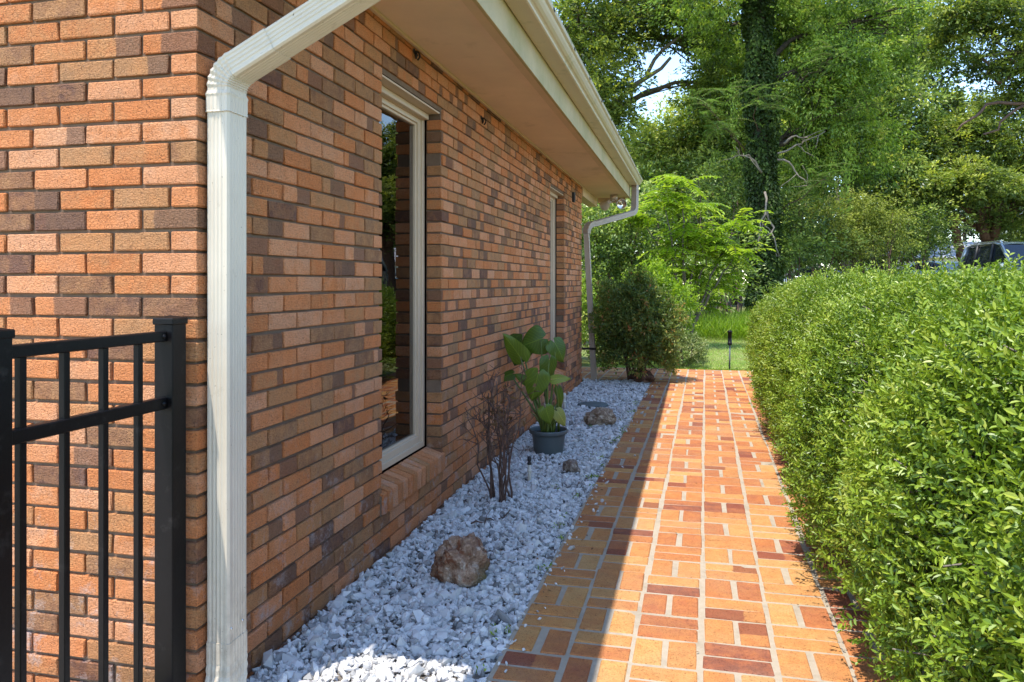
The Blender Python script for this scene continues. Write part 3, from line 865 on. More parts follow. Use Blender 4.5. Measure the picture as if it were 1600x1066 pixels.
# ------------------------------------------------------------------ gravel bed
def build_gravel():
    mb = MB()
    mb.add([(-1.48, 1.0, -.016), (-.70, 1.0, -.016), (-.57, 10.47, -.016), (-1.48, 10.47, -.016)], [(0, 1, 2, 3)])
    tag(mb.build('gravel_bed', paint('bed_soil', (.16, .14, .12), .95, .1, .4, 25, .5)), kind='structure')
    phi = (1 + 5 ** .5) / 2
    ico = np.array([(-1, phi, 0), (1, phi, 0), (-1, -phi, 0), (1, -phi, 0), (0, -1, phi), (0, 1, phi), (0, -1, -phi), (0, 1, -phi), (phi, 0, -1), (phi, 0, 1), (-phi, 0, -1), (-phi, 0, 1)]) / math.sqrt(1 + phi * phi)
    tri = np.array([(0, 11, 5), (0, 5, 1), (0, 1, 7), (0, 7, 10), (0, 10, 11), (1, 5, 9), (5, 11, 4), (11, 10, 2), (10, 7, 6), (7, 1, 8), (3, 9, 4), (3, 4, 2), (3, 2, 6), (3, 6, 8), (3, 8, 9), (4, 9, 5), (2, 4, 11), (6, 2, 10), (8, 6, 7), (9, 8, 1)])
    N = 31000
    y = 1.25 + (10.42 - 1.25) * rnd(N) ** 1.15
    xr = -.70 + .0125 * y
    x = -1.455 + (xr - .008 + 1.455) * rnd(N)
    s = np.clip(rng.lognormal(math.log(.0108), .45, N), .006, .034)
    z = -.012 + rnd(N, 0, .018) + .012 * np.sin(x * 9 + y * 3) * np.sin(y * 2.3) * .5
    z -= .012 * sstep(.10, .0, xr - x)
    stray = rnd(N) < .005
    x = np.where(stray, xr + rng.exponential(.035, N), x); z = np.where(stray, .011, z); s = np.where(stray, s * .62, s)
    shp = ico[None] * rng.uniform(.62, 1.3, (N, 12, 1)) + rng.normal(0, .08, (N, 12, 3))
    shp = shp * np.stack([rnd(N, .9, 1.55), rnd(N, .7, 1.1), rnd(N, .45, .85)], 1)[:, None, :]
    q = rng.normal(size=(N, 4)); q[:, 1:3] *= .45; q /= np.linalg.norm(q, axis=1, keepdims=True)
    w_, a, b, c = q.T
    R = np.stack([1 - 2 * (b * b + c * c), 2 * (a * b - c * w_), 2 * (a * c + b * w_), 2 * (a * b + c * w_), 1 - 2 * (a * a + c * c), 2 * (b * c - a * w_), 2 * (a * c - b * w_), 2 * (b * c + a * w_), 1 - 2 * (a * a + b * b)], 1).reshape(N, 3, 3)
    V = np.einsum('nij,nkj->nki', R, shp) * s[:, None, None] + np.stack([x, y, z], 1)[:, None]
    F = (tri[None] + (np.arange(N) * 12)[:, None, None]).reshape(-1, 3)
    t = np.clip(rng.normal(.68, .24, N), 0.02, 1); t[rnd(N) < .05] *= .3
    mb = MB(); mb.add(V.reshape(-1, 3), F, 0, np.repeat(t, 12))
    tag(mb.build('white_gravel', 'gravel'), 'bed of crushed white marble chips between the brick wall and the path', 'gravel', kind='stuff')
build_gravel()

def rock(name, c, r, seed, m, label, group=None, detail=5, sharp=1.):
    import bmesh
    bm = bmesh.new(); bmesh.ops.create_icosphere(bm, subdivisions=detail, radius=1.)
    V = np.array([v.co[:] for v in bm.verts]); F = np.array([[v.index for v in f.verts] for f in bm.faces]); bm.free()
    out = []
    for v in V:
        p = Vector(v) * 1.15 + Vector((seed * 3.1, seed * 1.7, seed))
        d = 1 + .34 * mnoise.noise(p) * sharp + .20 * mnoise.noise(p * 2.3) - .16 * abs(mnoise.noise(p * 4.5)) + .09 * mnoise.noise(p * 9) - .06 * abs(mnoise.noise(p * 17))
        cell = mnoise.voronoi(p * 1.6)[0]
        d *= 1 + .16 * sharp * (cell[1] - cell[0] - .3)
        out.append(v * d)
    V = np.array(out) * np.array(r)
    V[:, 2] = np.where(V[:, 2] < -.3 * r[2], -.3 * r[2] + (V[:, 2] + .3 * r[2]) * .3, V[:, 2])
    mb = MB(); mb.add(V + np.array(c), F, 0, 0., True)
    o = mb.build(name, m, None, (c[0], c[1], 0)); tag(o, label, 'rock', group); return o
rock('rock', (-1.0, 3.26, .06), (.128, .10, .145), 4, 'rock', 'big ochre and white pitted rock sitting on the gravel', 'rocks in the gravel bed')
rock('rock', (-.845, 5.33, .02), (.066, .06, .062), 9, 'rockgrey', 'small round grey rock beside the path edge, right of the pot', 'rocks in the gravel bed', 4)
rock('rock', (-.865, 7.15, .045), (.14, .12, .11), 15, 'rocktan', 'craggy tan rock in front of the dark round lid', 'rocks in the gravel bed', 5, 1.2)
rock('rock', (-.67, 10.30, .06), (.15, .13, .13), 20, 'rockbrown', 'dark brown rounded rock at the foot of the reddish bush', 'rocks in the gravel bed', 4)
mb = MB()
mb.lathe([(0, .028), (.15, .027), (.160, .024), (.163, .018), (.163, -.02)], (-1.07, 8.2, 0), 36)
V = mb.V[0]; V[:, 2] += V[:, 0] * 0
tag(mb.build('valve_lid', 'slab', None, (-1.07, 8.2, 0)), 'flat dark round lid lying on the gravel behind the tan rock', 'lid')

# sprinkler risers
def riser(x, y, h, label, cap=True, r=.011):
    root = empty('sprinkler_riser', (x, y, 0), label, 'sprinkler', 'sprinkler risers in the gravel bed')
    lean = rng.normal(0, .006, 2)
    def c(z): return (x + lean[0] * z / h, y + lean[1] * z / h, z)
    mb = MB(); mb.tube([c(-.02), c(h * .45), c(h * .7)], r, 12); mb.tube([c(h * .42), c(h * .52)], r * 1.35, 12); mb.build('pipe', 'pvc', root)
    mb = MB(); mb.tube([c(h * .7), c(h * .75), c(h * .8), c(h * .86), c(h)], [r * 1.2, r * 1.35, r * .7, r * 1.25, r * 1.15] if cap else [r * 1.3] * 5, 12); mb.build('nozzle', 'cardark' if cap else 'pvc', root)
riser(-1.065, 4.95, .175, 'white sprinkler riser with black nozzle between bare stems and pot')
riser(-1.33, 7.9, .17, 'short white pipe stub near the wall, right of the potted plant', False, .016)
riser(-1.36, 7.1, .36, 'white pipe with black nozzle behind the potted plant', True, .018)

# ------------------------------------------------------------------ potted elephant ear
def build_pot():
    c = np.array([-1.11, 5.86, 0.])
    root = empty('potted_plant', c, 'elephant ear plant with big heart-shaped leaves in a grey-blue plastic pot', 'potted plant')
    mb = MB()
    mb.lathe([(0, 0), (.108, 0), (.112, .006), (.127, .13), (.128, .135), (.1285, .137), (.130, .150), (.145, .156), (.148, .160), (.149, .182), (.146, .187), (.141, .186), (.138, .17), (.132, .158)], c, 40)
    p = mb.build('pot', 'pot', root)
    mb = MB(); mb.lathe([(.1335, .150), (.09, .158), (.04, .166), (0, .168)], c, 24); mb.build('soil', 'soil', p)
    fwd = np.array([-SY, CY, 0]); right = np.array([CY, SY, 0]); up = np.array([0, 0, 1.])
    def blade(px, py, dd, tipang, L, W, face, tint, curl=.15):
        """blade whose petiole joint is seen at px,py; tipang = direction of the tip in view, degrees (0 = right, 90 = up)"""
        o = at(px, py, 5.92 + dd)
        ax = math.cos(rad(tipang)) * right + math.sin(rad(tipang)) * up
        n = -fwd + np.array(face[0]) * right + np.array(face[1]) * up; n -= ax * np.dot(n, ax) * .8; n /= np.linalg.norm(n)
        s = np.cross(n, ax); s /= np.linalg.norm(s)
        nu, nv = 15, 13
        V = []; uv = []
        for i in range(nu):
            u = i / (nu - 1); t = -.30 + 1.30 * u       # from basal lobes to tip
            if t < 0: hw = .50 * math.sqrt(max(0, 1 - (t / .31) ** 2)) ** .8
            else: hw = .50 * (1 - t ** 1.8) ** .85
            for j in range(nv):
                v = -1 + 2 * j / (nv - 1)
                tt = t
                if t < 0: tt = t * (.25 + .75 * min(1, abs(v) * 2.2 + .0))
                y = v * hw * W
                z = -curl * L * (tt ** 2) - .18 * W * abs(v) ** 1.5 * (-1 if face[2] else 1) * .5 + .012 * math.sin(9 * u + 3 * v) * abs(v) * L * 2
                V.append(o + ax * tt * L + s * y + n * z); uv.append((max(0, t), v, 0))
        F = [(i * nv + j, i * nv + j + 1, (i + 1) * nv + j + 1, (i + 1) * nv + j) for i in range(nu - 1) for j in range(nv - 1)]
        m = MB(); m.add(V, F, 0, tint, True, bloc=np.array(uv))
        lf = m.build('leaf', 'ear', root)
        m = MB()
        base = c + np.array([rng.normal(0, .03), rng.normal(0, .03), .16])
        a = base + (o - base) * .55 + up * .03 + right * (.02 if px > 858 else -.02)
        t = np.linspace(0, 1, 9)[:, None]
        m.tube((1 - t) ** 2 * base + 2 * t * (1 - t) * a + t * t * (o - n * .004), np.linspace(.011, .0045, 9), 7)
        m.build('stalk', 'stalk', lf)
    blade(812, 557, .05, 125, .22, .17, (-.7, .3, 0), .62, -.1)
    blade(845, 530, .10, 200, .17, .24, (.1, .2, 0), .35, .2)
    blade(868, 538, .05, -60, .16, .17, (.5, .1, 0), .45, .2)
    blade(815, 535, .18, 250, .20, .24, (-.2, .2, 0), .15, .2)
    blade(840, 588, -.10, 255, .20, .20, (-.1, .3, 0), .6, .2)
    blade(858, 566, -.02, 262, .18, .15, (.4, .1, 0), .4, .2)
    blade(866, 592, -.06, 8, .13, .09, (.0, .9, 0), .9, .15)
    blade(853, 640, -.14, -70, .12, .13, (.1, .4, 0), .68, .2)
    blade(874, 610, .0, -75, .15, .09, (.9, .2, 0), .5, .2)
    blade(824, 596, .02, 150, .12, .08, (-.6, .5, 0), .5, .2)
    blade(872, 645, -.05, -55, .12, .11, (.2, .6, 0), 1., .2)
    blade(798, 585, .15, 200, .12, .10, (-.2, .8, 0), .3, .2)
    # young furled leaves and cut stalks
    m = MB()
    for k in range(10):
        b = c + np.array([rng.normal(0, .045), rng.normal(0, .045), .16]); e = b + np.array([rng.normal(0, .05), rng.normal(0, .05), rnd(1, .10, .26)[0]])
        m.tube(curve(b, e, 5, 0, .01), np.linspace(.009, .004, 5), 6)
    m.build('stalk', 'stalk', root)
build_pot()

# ------------------------------------------------------------------ bare shrub
def build_bare():
    c = np.array([-1.14, 4.49, 0.]); root = empty('bare_shrub', c, 'leafless brown shrub of upright thin stems in the gravel by the window', 'shrub')
    for k in range(14):
        mb = MB()
        b = c + np.array([rng.normal(0, .035), rng.normal(0, .05), -.01])
        a = rnd(1, 0, 6.28)[0]; sp = rnd(1, .02, .14)[0]
        h = rnd(1, .42, .80)[0]
        e = b + np.array([sp * math.cos(a) - .02, sp * math.sin(a) * 1.1, h])
        P = curve(b, e, 9, 0, .035); r0 = rnd(1, .0045, .0085)[0]
        mb.tube(P, np.linspace(r0, .0028, 9), 6)
        for j in range(random.randint(3, 6)):
            i = random.randint(4, 8); q = P[i]
            d = np.array([rng.normal(0, .07), rng.normal(0, .07), abs(rng.normal(.07, .05))])
            Q = curve(q, q + d, 5, 0, .02); mb.tube(Q, np.linspace(.003, .0014, 5), 5)
            for _ in range(2):
                d2 = np.array([rng.normal(0, .03), rng.normal(0, .03), rng.normal(.02, .03)]); mb.tube(curve(Q[3], Q[3] + d2, 4, 0, .01), np.linspace(.002, .001, 4), 4)
        mb.build('stem', 'twig', root)
    mb = MB()
    n = 46; pos = c + np.stack([rng.normal(-.02, .07, n), rng.normal(0, .08, n), rnd(n, .45, .72)], 1)
    mb.leaves(pos, sph(n) + [0, 0, -.6], sph(n), rnd(n, .03, .055), rnd(n, .012, .022), rnd(n), 0, True, .5, .3)
    mb.build('dead_leaves', 'dry', root)
build_bare()

# ------------------------------------------------------------------ leafy bushes
def bush(name, label, cat, c, r, n, leaf, mat, stemmat, tint_mu=.5, sprig=6, stems=9, group=None, up=.4, shell=.45, aspect=.4, hexa=False, lift=0.):
    c = np.asarray(c, float); r = np.asarray(r, float)
    root = empty(name, (c[0], c[1], 0), label, cat, group)
    d = sph(n); d[:, 2] = np.where(d[:, 2] < -.75, -d[:, 2], d[:, 2])
    lump = np.array([mnoise.noise(Vector(v * 2.2) + Vector((c[0], c[1], 3))) for v in d])
    lump2 = np.array([mnoise.noise(Vector(v * 5.5) + Vector((c[1], c[0], 7))) for v in d])
    rr = (1 - shell * rnd(n) ** 1.6) * (1 + .34 * lump + .20 * lump2)
    rr = np.where(rnd(n) < .05, rr * rnd(n, 1.02, 1.16), rr)
    p = c + d * rr[:, None] * r
    ax = d + sph(n) * .7 + [0, 0, up]; ax /= np.linalg.norm(ax, axis=1, keepdims=True)
    k = sprig
    off = np.linspace(0, 1, k)
    pos = (p[:, None] + ax[:, None] * (off[None, :, None] * leaf * 1.8)).reshape(-1, 3)
    axr = np.repeat(ax, k, 0)
    ld = axr * .5 + sph(n * k) * .9 + [0, 0, .05]
    nr = sph(n * k) * .6 + np.repeat(d, k, 0) * .4 + [0, 0, .7]
    t = np.clip(tint_mu + np.repeat(rng.normal(0, .16, n) + .25 * lump, k) + rng.normal(0, .12, n * k), .02, 1)
    mb = MB(); ok = pos[:, 2] > .02
    mb.leaves(pos[ok], ld[ok], nr[ok], leaf * rnd(ok.sum(), .7, 1.2), leaf * aspect * rnd(ok.sum(), .8, 1.2), t[ok], 0, hexa)
    mb.build('foliage', mat, root)
    mb = MB(); g = float(gz(c[0], c[1]))
    for i in range(stems):
        b = np.array([c[0] + rng.normal(0, .06 * r[0] / .5), c[1] + rng.normal(0, .06 * r[0] / .5), g - .02])
        dd = sph(1)[0]; dd[2] = abs(dd[2]); e = c + dd * r * .75
        P = curve(b, e, 7, 0, .06 * r[0]); mb.tube(P, np.linspace(.02, .006, 7) * max(1, r[0] * 1.2), 6)
        for j in range(5):
            q = P[random.randint(2, 6)]; e2 = q + sph(1)[0] * r * .4; mb.tube(curve(q, e2, 4, 0, .03), np.linspace(.007, .003, 4), 4)
    mb.build('stems', stemmat, root)
    return root
b_ = bush('nandina_bush', 'dark rounded bush with reddish leaf tips at the end of the gravel bed', 'bush', (-.79, 10.50, .68), (.57, .50, .66), 4800, .05, 'nandina', 'barkred', .44, 7, 14, shell=.55)
bush('ground_shrub', 'low pale speckled shrub at the corner of the brick path', 'shrub', (-.18, 12.45, .22), (.30, .3, .26), 900, .045, 'variegated', 'bark', .5, 5, 5)
bush('yellow_shrub', 'yellow-green shrub showing just behind the dark rounded bush', 'shrub', (-.72, 13.0, .85), (.62, .5, .62), 1500, .07, 'bright', 'bark', .45, 6, 6)
bush('corner_shrub', 'light green shrub behind the far downspout', 'shrub', (-2.35, 13.2, .75), (.8, .6, .75), 1500, .07, 'vine', 'bark', .6, 6, 6)
for k in range(3):
    pass

# ------------------------------------------------------------------ hedge
def build_hedge():
    root = empty('hedge', (1.6, 6.0, 0), 'long clipped green hedge with small glossy leaves along the right side of the path', 'hedge')
    Y0_, Y1_ = .9, 10.75
    def surf(s, y, off=0.):
        """s 0..1 round the cross-section from the path-side foot over the top to the far foot"""
        s = np.asarray(s); y = np.asarray(y)
        end = np.clip((Y1_ - y) / .7, 0, 1); en = np.sqrt(np.clip(1 - (1 - end) ** 3.2, 0.0, 1))
        en0 = np.clip((y - Y0_ + .25) / .4, .3, 1)
        top = 1.325 + .02 * np.sin(y * 1.3); top = top * (.84 + .16 * en) - .05 * sstep(6.5, 10.5, y)
        half = (1.14 + .03 * np.sin(y * 1.9 + 1) + .03 * np.sin(y * 3.7)) * (.45 + .55 * en)
        cx = 1.60 + .012 * y + .10 * sstep(6, 10, y)
        a = np.pi * (1 - s)              # pi at path side
        ca, sa = np.cos(a), np.sin(a)
        e1, e2 = .46, .54
        x = cx + half * np.sign(ca) * np.abs(ca) ** e1
        z = .02 + top * np.abs(sa) ** e2
        # the foot tucks in
        x = np.where(ca < 0, x + .16 * np.clip(1 - z / .45, 0, 1) ** 1.5, x)
        return x, z
    N = 60000
    y = Y0_ + (Y1_ - Y0_) * rnd(N) ** 1.35
    s = rnd(N) ** 1.15 * .72
    def lumps(x, y_, z): return np.array([mnoise.noise(Vector((a * 2.0, b * 2.0, c * 2.0))) + .7 * mnoise.noise(Vector((a * 5, b * 5, c * 5))) for a, b, c in zip(x, y_, z)])
    x, z = surf(s, y); x2, z2 = surf(np.clip(s + .004, 0, 1), y)
    tx, tz = x2 - x, z2 - z; ln = np.hypot(tx, tz) + 1e-9
    nx, nz = -tz / ln, tx / ln
    endn = np.clip((y - (Y1_ - .8)) / .8, 0, 1)
    nrm = np.stack([nx, endn * .9, nz], 1); nrm /= np.linalg.norm(nrm, axis=1, keepdims=True)
    lu = lumps(x, y, z)
    depth = -.18 * rnd(N) ** 1.4 + .075 * lu
    depth = np.where(rnd(N) < .025, rnd(N, .03, .085), depth)
    p = np.stack([x, y, z], 1) + nrm * depth[:, None]
    # end face at the far end of the hedge
    ax = nrm * .9 + [0, 0, .35] + sph(N) * .65; ax /= np.linalg.norm(ax, axis=1, keepdims=True)
    near = p[:, 1] < 5.2
    for sel, k, lf, hx in ((near, 8, .0205, True), (~near, 6, .026, False)):
        P, A, D, NN, L_ = p[sel], ax[sel], depth[sel], nrm[sel], lu[sel]
        n = len(P); kk = np.arange(k)
        off = (kk / (k - 1))
        pos = P[:, None] + A[:, None] * (off[None, :, None] * .055 - .02)
        sgn = np.where(kk % 2 == 0, 1., -1.)
        sd = np.cross(A, sph(n)); sd /= np.linalg.norm(sd, axis=1, keepdims=True)
        ld = A[:, None] * (.55 + .5 * off[None, :, None]) + sd[:, None] * sgn[None, :, None] * .8 + rng.normal(0, .25, (n, k, 3))
        nr = np.cross(np.broadcast_to(sd[:, None], ld.shape), A[:, None] + 0 * ld) * .4 + NN[:, None] * .7 + [0, 0, .5] + rng.normal(0, .3, (n, k, 3))
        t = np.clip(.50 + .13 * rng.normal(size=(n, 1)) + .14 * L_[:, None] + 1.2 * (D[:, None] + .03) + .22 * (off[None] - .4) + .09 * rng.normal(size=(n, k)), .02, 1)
        t = np.where(rnd((n * k)).reshape(n, k) < .02, 1., t)
        m = n * k
        mb = MB()
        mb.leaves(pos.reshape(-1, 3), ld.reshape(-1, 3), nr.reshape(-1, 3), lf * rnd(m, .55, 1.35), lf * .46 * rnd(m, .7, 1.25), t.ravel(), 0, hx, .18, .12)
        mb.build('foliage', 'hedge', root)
    # solid dark core added inside to block light through the leaves
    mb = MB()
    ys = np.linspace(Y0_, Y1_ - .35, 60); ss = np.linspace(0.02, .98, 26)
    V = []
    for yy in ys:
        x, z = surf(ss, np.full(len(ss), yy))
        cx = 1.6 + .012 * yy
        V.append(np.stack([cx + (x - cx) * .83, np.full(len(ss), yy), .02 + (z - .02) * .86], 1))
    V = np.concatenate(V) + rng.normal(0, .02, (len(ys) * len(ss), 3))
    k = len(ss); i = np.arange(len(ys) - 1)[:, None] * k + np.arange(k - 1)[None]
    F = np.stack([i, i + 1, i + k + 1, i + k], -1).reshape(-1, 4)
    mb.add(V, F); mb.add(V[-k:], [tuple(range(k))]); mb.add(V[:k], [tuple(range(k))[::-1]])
    mb.build('dark_core', paint('hedge_core_dark', (.022, .022, .010), .95, .1, .5, 30, .8), root)
    mb = MB()
    for j in range(420):
        yy = Y0_ + (Y1_ - Y0_ - .5) * random.random() ** 1.4; s_ = random.uniform(.03, .6)
        x, z = surf(np.array([s_]), np.array([yy])); q = np.array([x[0], yy, z[0]])
        cx = np.array([1.7, yy + rng.normal(0, .2), .5]); d = q - cx
        P = curve(cx + d * .72, cx + d * random.uniform(.93, 1.02), 5, 0, .05); mb.tube(P, np.linspace(.005, .002, 5), 4)
    tag(mb.build('twigs', 'paletwig', root), kind='stuff')
    mb = MB()
    for j in range(26):
        yy = Y0_ + .3 + (Y1_ - Y0_ - .9) * j / 25; cx = 1.6 + float(np.clip(rng.normal(0, .25), -.4, .4))
        P = curve((cx, yy, -.04), (1.6 + float(np.clip(rng.normal(0, .3), -.5, .5)), yy + rng.normal(0, .1), .9), 6, 0, .05); mb.tube(P, np.linspace(.025, .012, 6), 7)
    mb.build('stems', 'bark', root)
build_hedge()

# ------------------------------------------------------------------ path light
def build_bollard():
    x, y = .50, 12.12; root = empty('path_light', (x, y, 0), 'thin black path light on a stake where the path meets the lawn', 'path light')
    mb = MB(); mb.tube([(x, y, -.04), (x + .004, y, .38)], .013, 10); mb.build('stake', M['slab'], root)
    mb = MB(); mb.lathe([(0, .375), (.03, .376), (.034, .385), (.034, .41), (.030, .412), (.030, .56), (.036, .563), (.037, .585), (.02, .598), (0, .60)], (x + .004, y, 0), 16); mb.build('lamp_housing', 'black', root)
build_bollard()

# brick pier behind the bushes
def build_pier():
    x, y = at(1056, 520, 19.)[:2]
    mb = MB(); z = -.08; r = 0
    while z < .62:
        if r % 2: brick_box(mb, x - .2, x - .005, y, y + .195, z, z + .058, 0); brick_box(mb, x + .005, x + .2, y, y + .195, z, z + .058, 0)
        else: brick_box(mb, x - .2, x - .105, y, y + .195, z, z + .058, 1); brick_box(mb, x - .095, x + .1, y, y + .195, z, z + .058, 0); brick_box(mb, x + .11, x + .2, y, y + .195, z, z + .058, 1)
        z += .068; r += 1
    mb.box(x - .193, x + .193, y + .007, y + .19, -.1, z - .012, 1)
    tag(mb.build('brick_pier', ['brick', 'mortar'], None, (x, y, 0)), 'low brick pier half hidden behind the dark bush, beside the lawn', 'pier')
build_pier()

# ------------------------------------------------------------------ lawn grass, tall grass, weeds
def blades(n, xf, h, wd, tmu, name, label, cat, mat='grass'):
    x, y = xf(n)
    z = gz(x, y)
    d = np.stack([rng.normal(0, .45, n), rng.normal(0, .45, n), np.ones(n)], 1)
    nr = sph(n); hh = h * rnd(n, .5, 1.25)
    patch = np.array([mnoise.noise(Vector((a * 1.1, b * 1.1, 0))) for a, b in zip(x, y)])
    mb = MB(); mb.leaves(np.stack([x, y, z], 1), d, nr, hh, wd, np.clip(tmu + .22 * patch + rng.normal(0, .14, n), .02, 1), 0, False, .1, .25)
    tag(mb.build(name, mat), label, cat, kind='stuff')
def lawn_xy(n):
    y = 12.02 + 9.5 * rnd(n) ** 1.5; x = -1.6 + (4.2) * rnd(n) + (y - 12) * .12
    return x, y
blades(42000, lawn_xy, .055, .007, .68, 'lawn_grass', 'short sunlit lawn grass beyond the end of the path', 'grass')
def tall_xy(n):
    x = rng.normal(1.4, 1.2, n); y = 20.5 + rng.normal(0, 1.2, n); return x, np.maximum(y, 18.5)
blades(9000, tall_xy, .62, .018, .35, 'tall_grass', 'clump of tall bright green grass at the back of the lawn', 'tall grass', 'bright')
def edge_xy(n):
    y = 12.0 + abs(rng.normal(0, .12, n)); return rnd(n, -.5, 1.4), y
blades(2500, edge_xy, .05, .02, .3, 'border_weeds', 'broad-leaved weeds along the end of the brick path', 'weeds', 'bright')
def build_weeds():
    mb = MB()
    for k in range(34):
        y = 2.5 + 6.5 * random.random() ** 1.3; x = -.70 + .0125 * y - abs(rng.normal(0, .035)) - .005
        if random.random() < .2: x -= random.uniform(.05, .45)
        n = random.randint(5, 16); p = np.tile([x, y, .006], (n, 1)) + rng.normal(0, [.012, .025, .003], (n, 3))
        mb.leaves(p, np.stack([rng.normal(0, 1, n), rng.normal(0, 1, n), rnd(n, .3, 1.3)], 1), sph(n) + [0, 0, .8], rnd(n, .010, .028), rnd(n, .005, .010), rnd(n, .1, .7), 0, False)
    tag(mb.build('edge_weeds', 'vine'), 'tiny green weeds sprouting along the gravel and path edge', 'weeds', kind='stuff')
    mb = MB(); n = 190
    y = 2.4 + 8.5 * rnd(n) ** 1.2; x = np.where(rnd(n) < .7, -.70 + .0125 * y + rng.normal(-.06, .10, n), -1.45 + 2.1 * rnd(n))
    z = np.where(x > -.69 + .0125 * y, .011, .022)
    mb.leaves(np.stack([x, y, z], 1), np.stack([rng.normal(0, 1, n), rng.normal(0, 1, n), rng.normal(0, .08, n)], 1), np.tile([0, 0, 1.], (n, 1)) + rng.normal(0, .25, (n, 3)), rnd(n, .008, .026), rnd(n, .004, .010), rnd(n), 0, True, .3, .0)
    tag(mb.build('leaf_litter', 'dry'), 'dry brown leaf bits scattered over gravel and bricks', 'leaf litter', kind='stuff')
    mb = MB(); P = curve((-1.17, 3.95, .03), (-1.02, 4.22, .035), 8, .0, .05); mb.tube(P, np.linspace(.005, .0025, 8), 6); mb.tube(curve(P[3], P[3] + [.0, .1, .02], 4, 0, .01), .002, 5)
    tag(mb.build('fallen_twig', 'twig', None, (-1.1, 4.1, 0)), 'brown twig lying on the gravel in front of the bare shrub', 'twig')
build_weeds()

# ------------------------------------------------------------------ trees
def clusters_leaves(mb, C, per, spread, leaf, tmu, tsd=.16, aspect=.5, hang=0., mat=0):
    C = np.asarray(C); n = len(C)
    sp = np.broadcast_to(spread, (n,))
    ns = max(3, per // 11)
    sub = rng.normal(size=(n, ns, 3)) * np.array([1, 1, .7]); sl = rng.integers(0, ns, (n, per))
    g = np.take_along_axis(sub, sl[:, :, None].repeat(3, 2), 1) + rng.normal(size=(n, per, 3)) * np.array([.34, .34, .2])
    st = np.take_along_axis(rng.normal(0, .12, (n, ns)), sl, 1).ravel()
    g = g * sp[:, None, None]
    pos = (C[:, None] + g).reshape(-1, 3); m = n * per
    up = g[:, :, 2] / (sp[:, None] * .62)
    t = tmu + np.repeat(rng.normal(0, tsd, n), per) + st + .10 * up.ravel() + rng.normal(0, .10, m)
    d = g.reshape(-1, 3) * .8 / sp.mean() + sph(m) + [0, 0, -hang]
    nr = sph(m) * .75 + [0, 0, .8]
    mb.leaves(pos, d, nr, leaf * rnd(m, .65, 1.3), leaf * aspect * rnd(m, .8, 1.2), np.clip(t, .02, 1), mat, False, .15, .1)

def tree(name, label, base, trunk, lobes, mat, leaf, per=70, spread=.42, bark='bark', tmu=.5, group=None, r0=.25, cat='tree', hang=0., limb_r=.09, twigs=True, aspect=.5):
    """trunk: list of points above base; lobes: (centre, radii, clusters)"""
    base = np.asarray(base, float); root = empty(name, base, label, cat, group)
    tb = MB(); T = np.array([base + [0, 0, -.2]] + [np.asarray(p, float) for p in trunk])
    # smooth trunk
    k = len(T); ti = np.linspace(0, k - 1, 4 * k); TS = np.stack([np.interp(ti, range(k), T[:, i]) for i in range(3)], 1)
    for _ in range(2): TS[1:-1] = (TS[:-2] + 2 * TS[1:-1] + TS[2:]) / 4
    rr = np.linspace(r0, r0 * .45, len(TS)); rr[0] *= 1.5; rr[1] *= 1.2
    tb.tube(TS, rr, 12)
    lb = MB(); cb = MB()
    for (c, r, n) in lobes:
        c = np.asarray(c, float); r = np.asarray(r, float)
        dist = np.linalg.norm(TS - c, axis=1) + np.where(TS[:, 2] > c[2] + .3, 3, 0)
        st = TS[np.argmin(dist + rnd(len(TS), 0, .8))]
        L = curve(st, c + [0, 0, r[2] * .2], 9, .12 * np.linalg.norm(c - st), .18)
        lb.tube(L, np.linspace(limb_r, limb_r * .35, 9), 8)
        d = sph(n); q = c + d * r * (1 - .55 * rnd(n)[:, None] ** 1.4)
        if twigs:
            for e in q[: max(4, n // 2)]:
                s = L[random.randint(3, 8)]; P = curve(s, e, 6, .05, .12)
                lb.tube(P, np.linspace(limb_r * .3, .008, 6), 5)
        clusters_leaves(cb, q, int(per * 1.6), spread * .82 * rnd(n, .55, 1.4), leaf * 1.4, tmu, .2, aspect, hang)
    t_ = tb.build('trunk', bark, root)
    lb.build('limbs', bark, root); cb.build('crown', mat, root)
    return root

def L(px, py, d, rx, ry, n, rd=None):
    """lobe of half-size rx, ry photo pixels as seen at distance d"""
    s = d / FPX; return (at(px, py, d), ((rx * s), (rd or rx * s), (ry * s)), n)
def base_at(px, d):
    p = at(px, 500, d); p[2] = float(gz(p[0], p[1])); return p

# left oak above the eave
b = base_at(925, 26)
tree('oak_tree', 'yellow-green oak with spreading limbs above the gutter, left of the sky gap', b, [at(925, 330, 26), at(915, 200, 26.3), at(900, 60, 26), at(900, -120, 26)],
     [L(905, 40, 25, 70, 60, 60), L(985, 35, 26, 65, 55, 60), L(1075, 20, 26, 75, 45, 60), L(945, 150, 25, 42, 60, 46), L(1125, 90, 26.5, 45, 55, 45),
      L(930, 250, 26, 60, 60, 45), L(960, -90, 26, 160, 70, 70), L(1100, 135, 27, 25, 30, 14)],
     'oak', .105, 75, .38, 'bark', .62, None, .34, limb_r=.13)
# the long bare limb reaching across the sky gap is part of it
root = [o for o in bpy.data.objects if o.name == 'oak_tree'][0]
mb = MB(); mb.tube(curve(at(915, 190, 26), at(1048, 90, 25.6), 10, -.15, .15), np.linspace(.16, .05, 10), 8); mb.tube(curve(at(1010, 118, 25.7), at(1110, 20, 25.5), 8, .2, .15), np.linspace(.07, .03, 8), 7)
mb.build('bare_limb', 'paletwig', root)

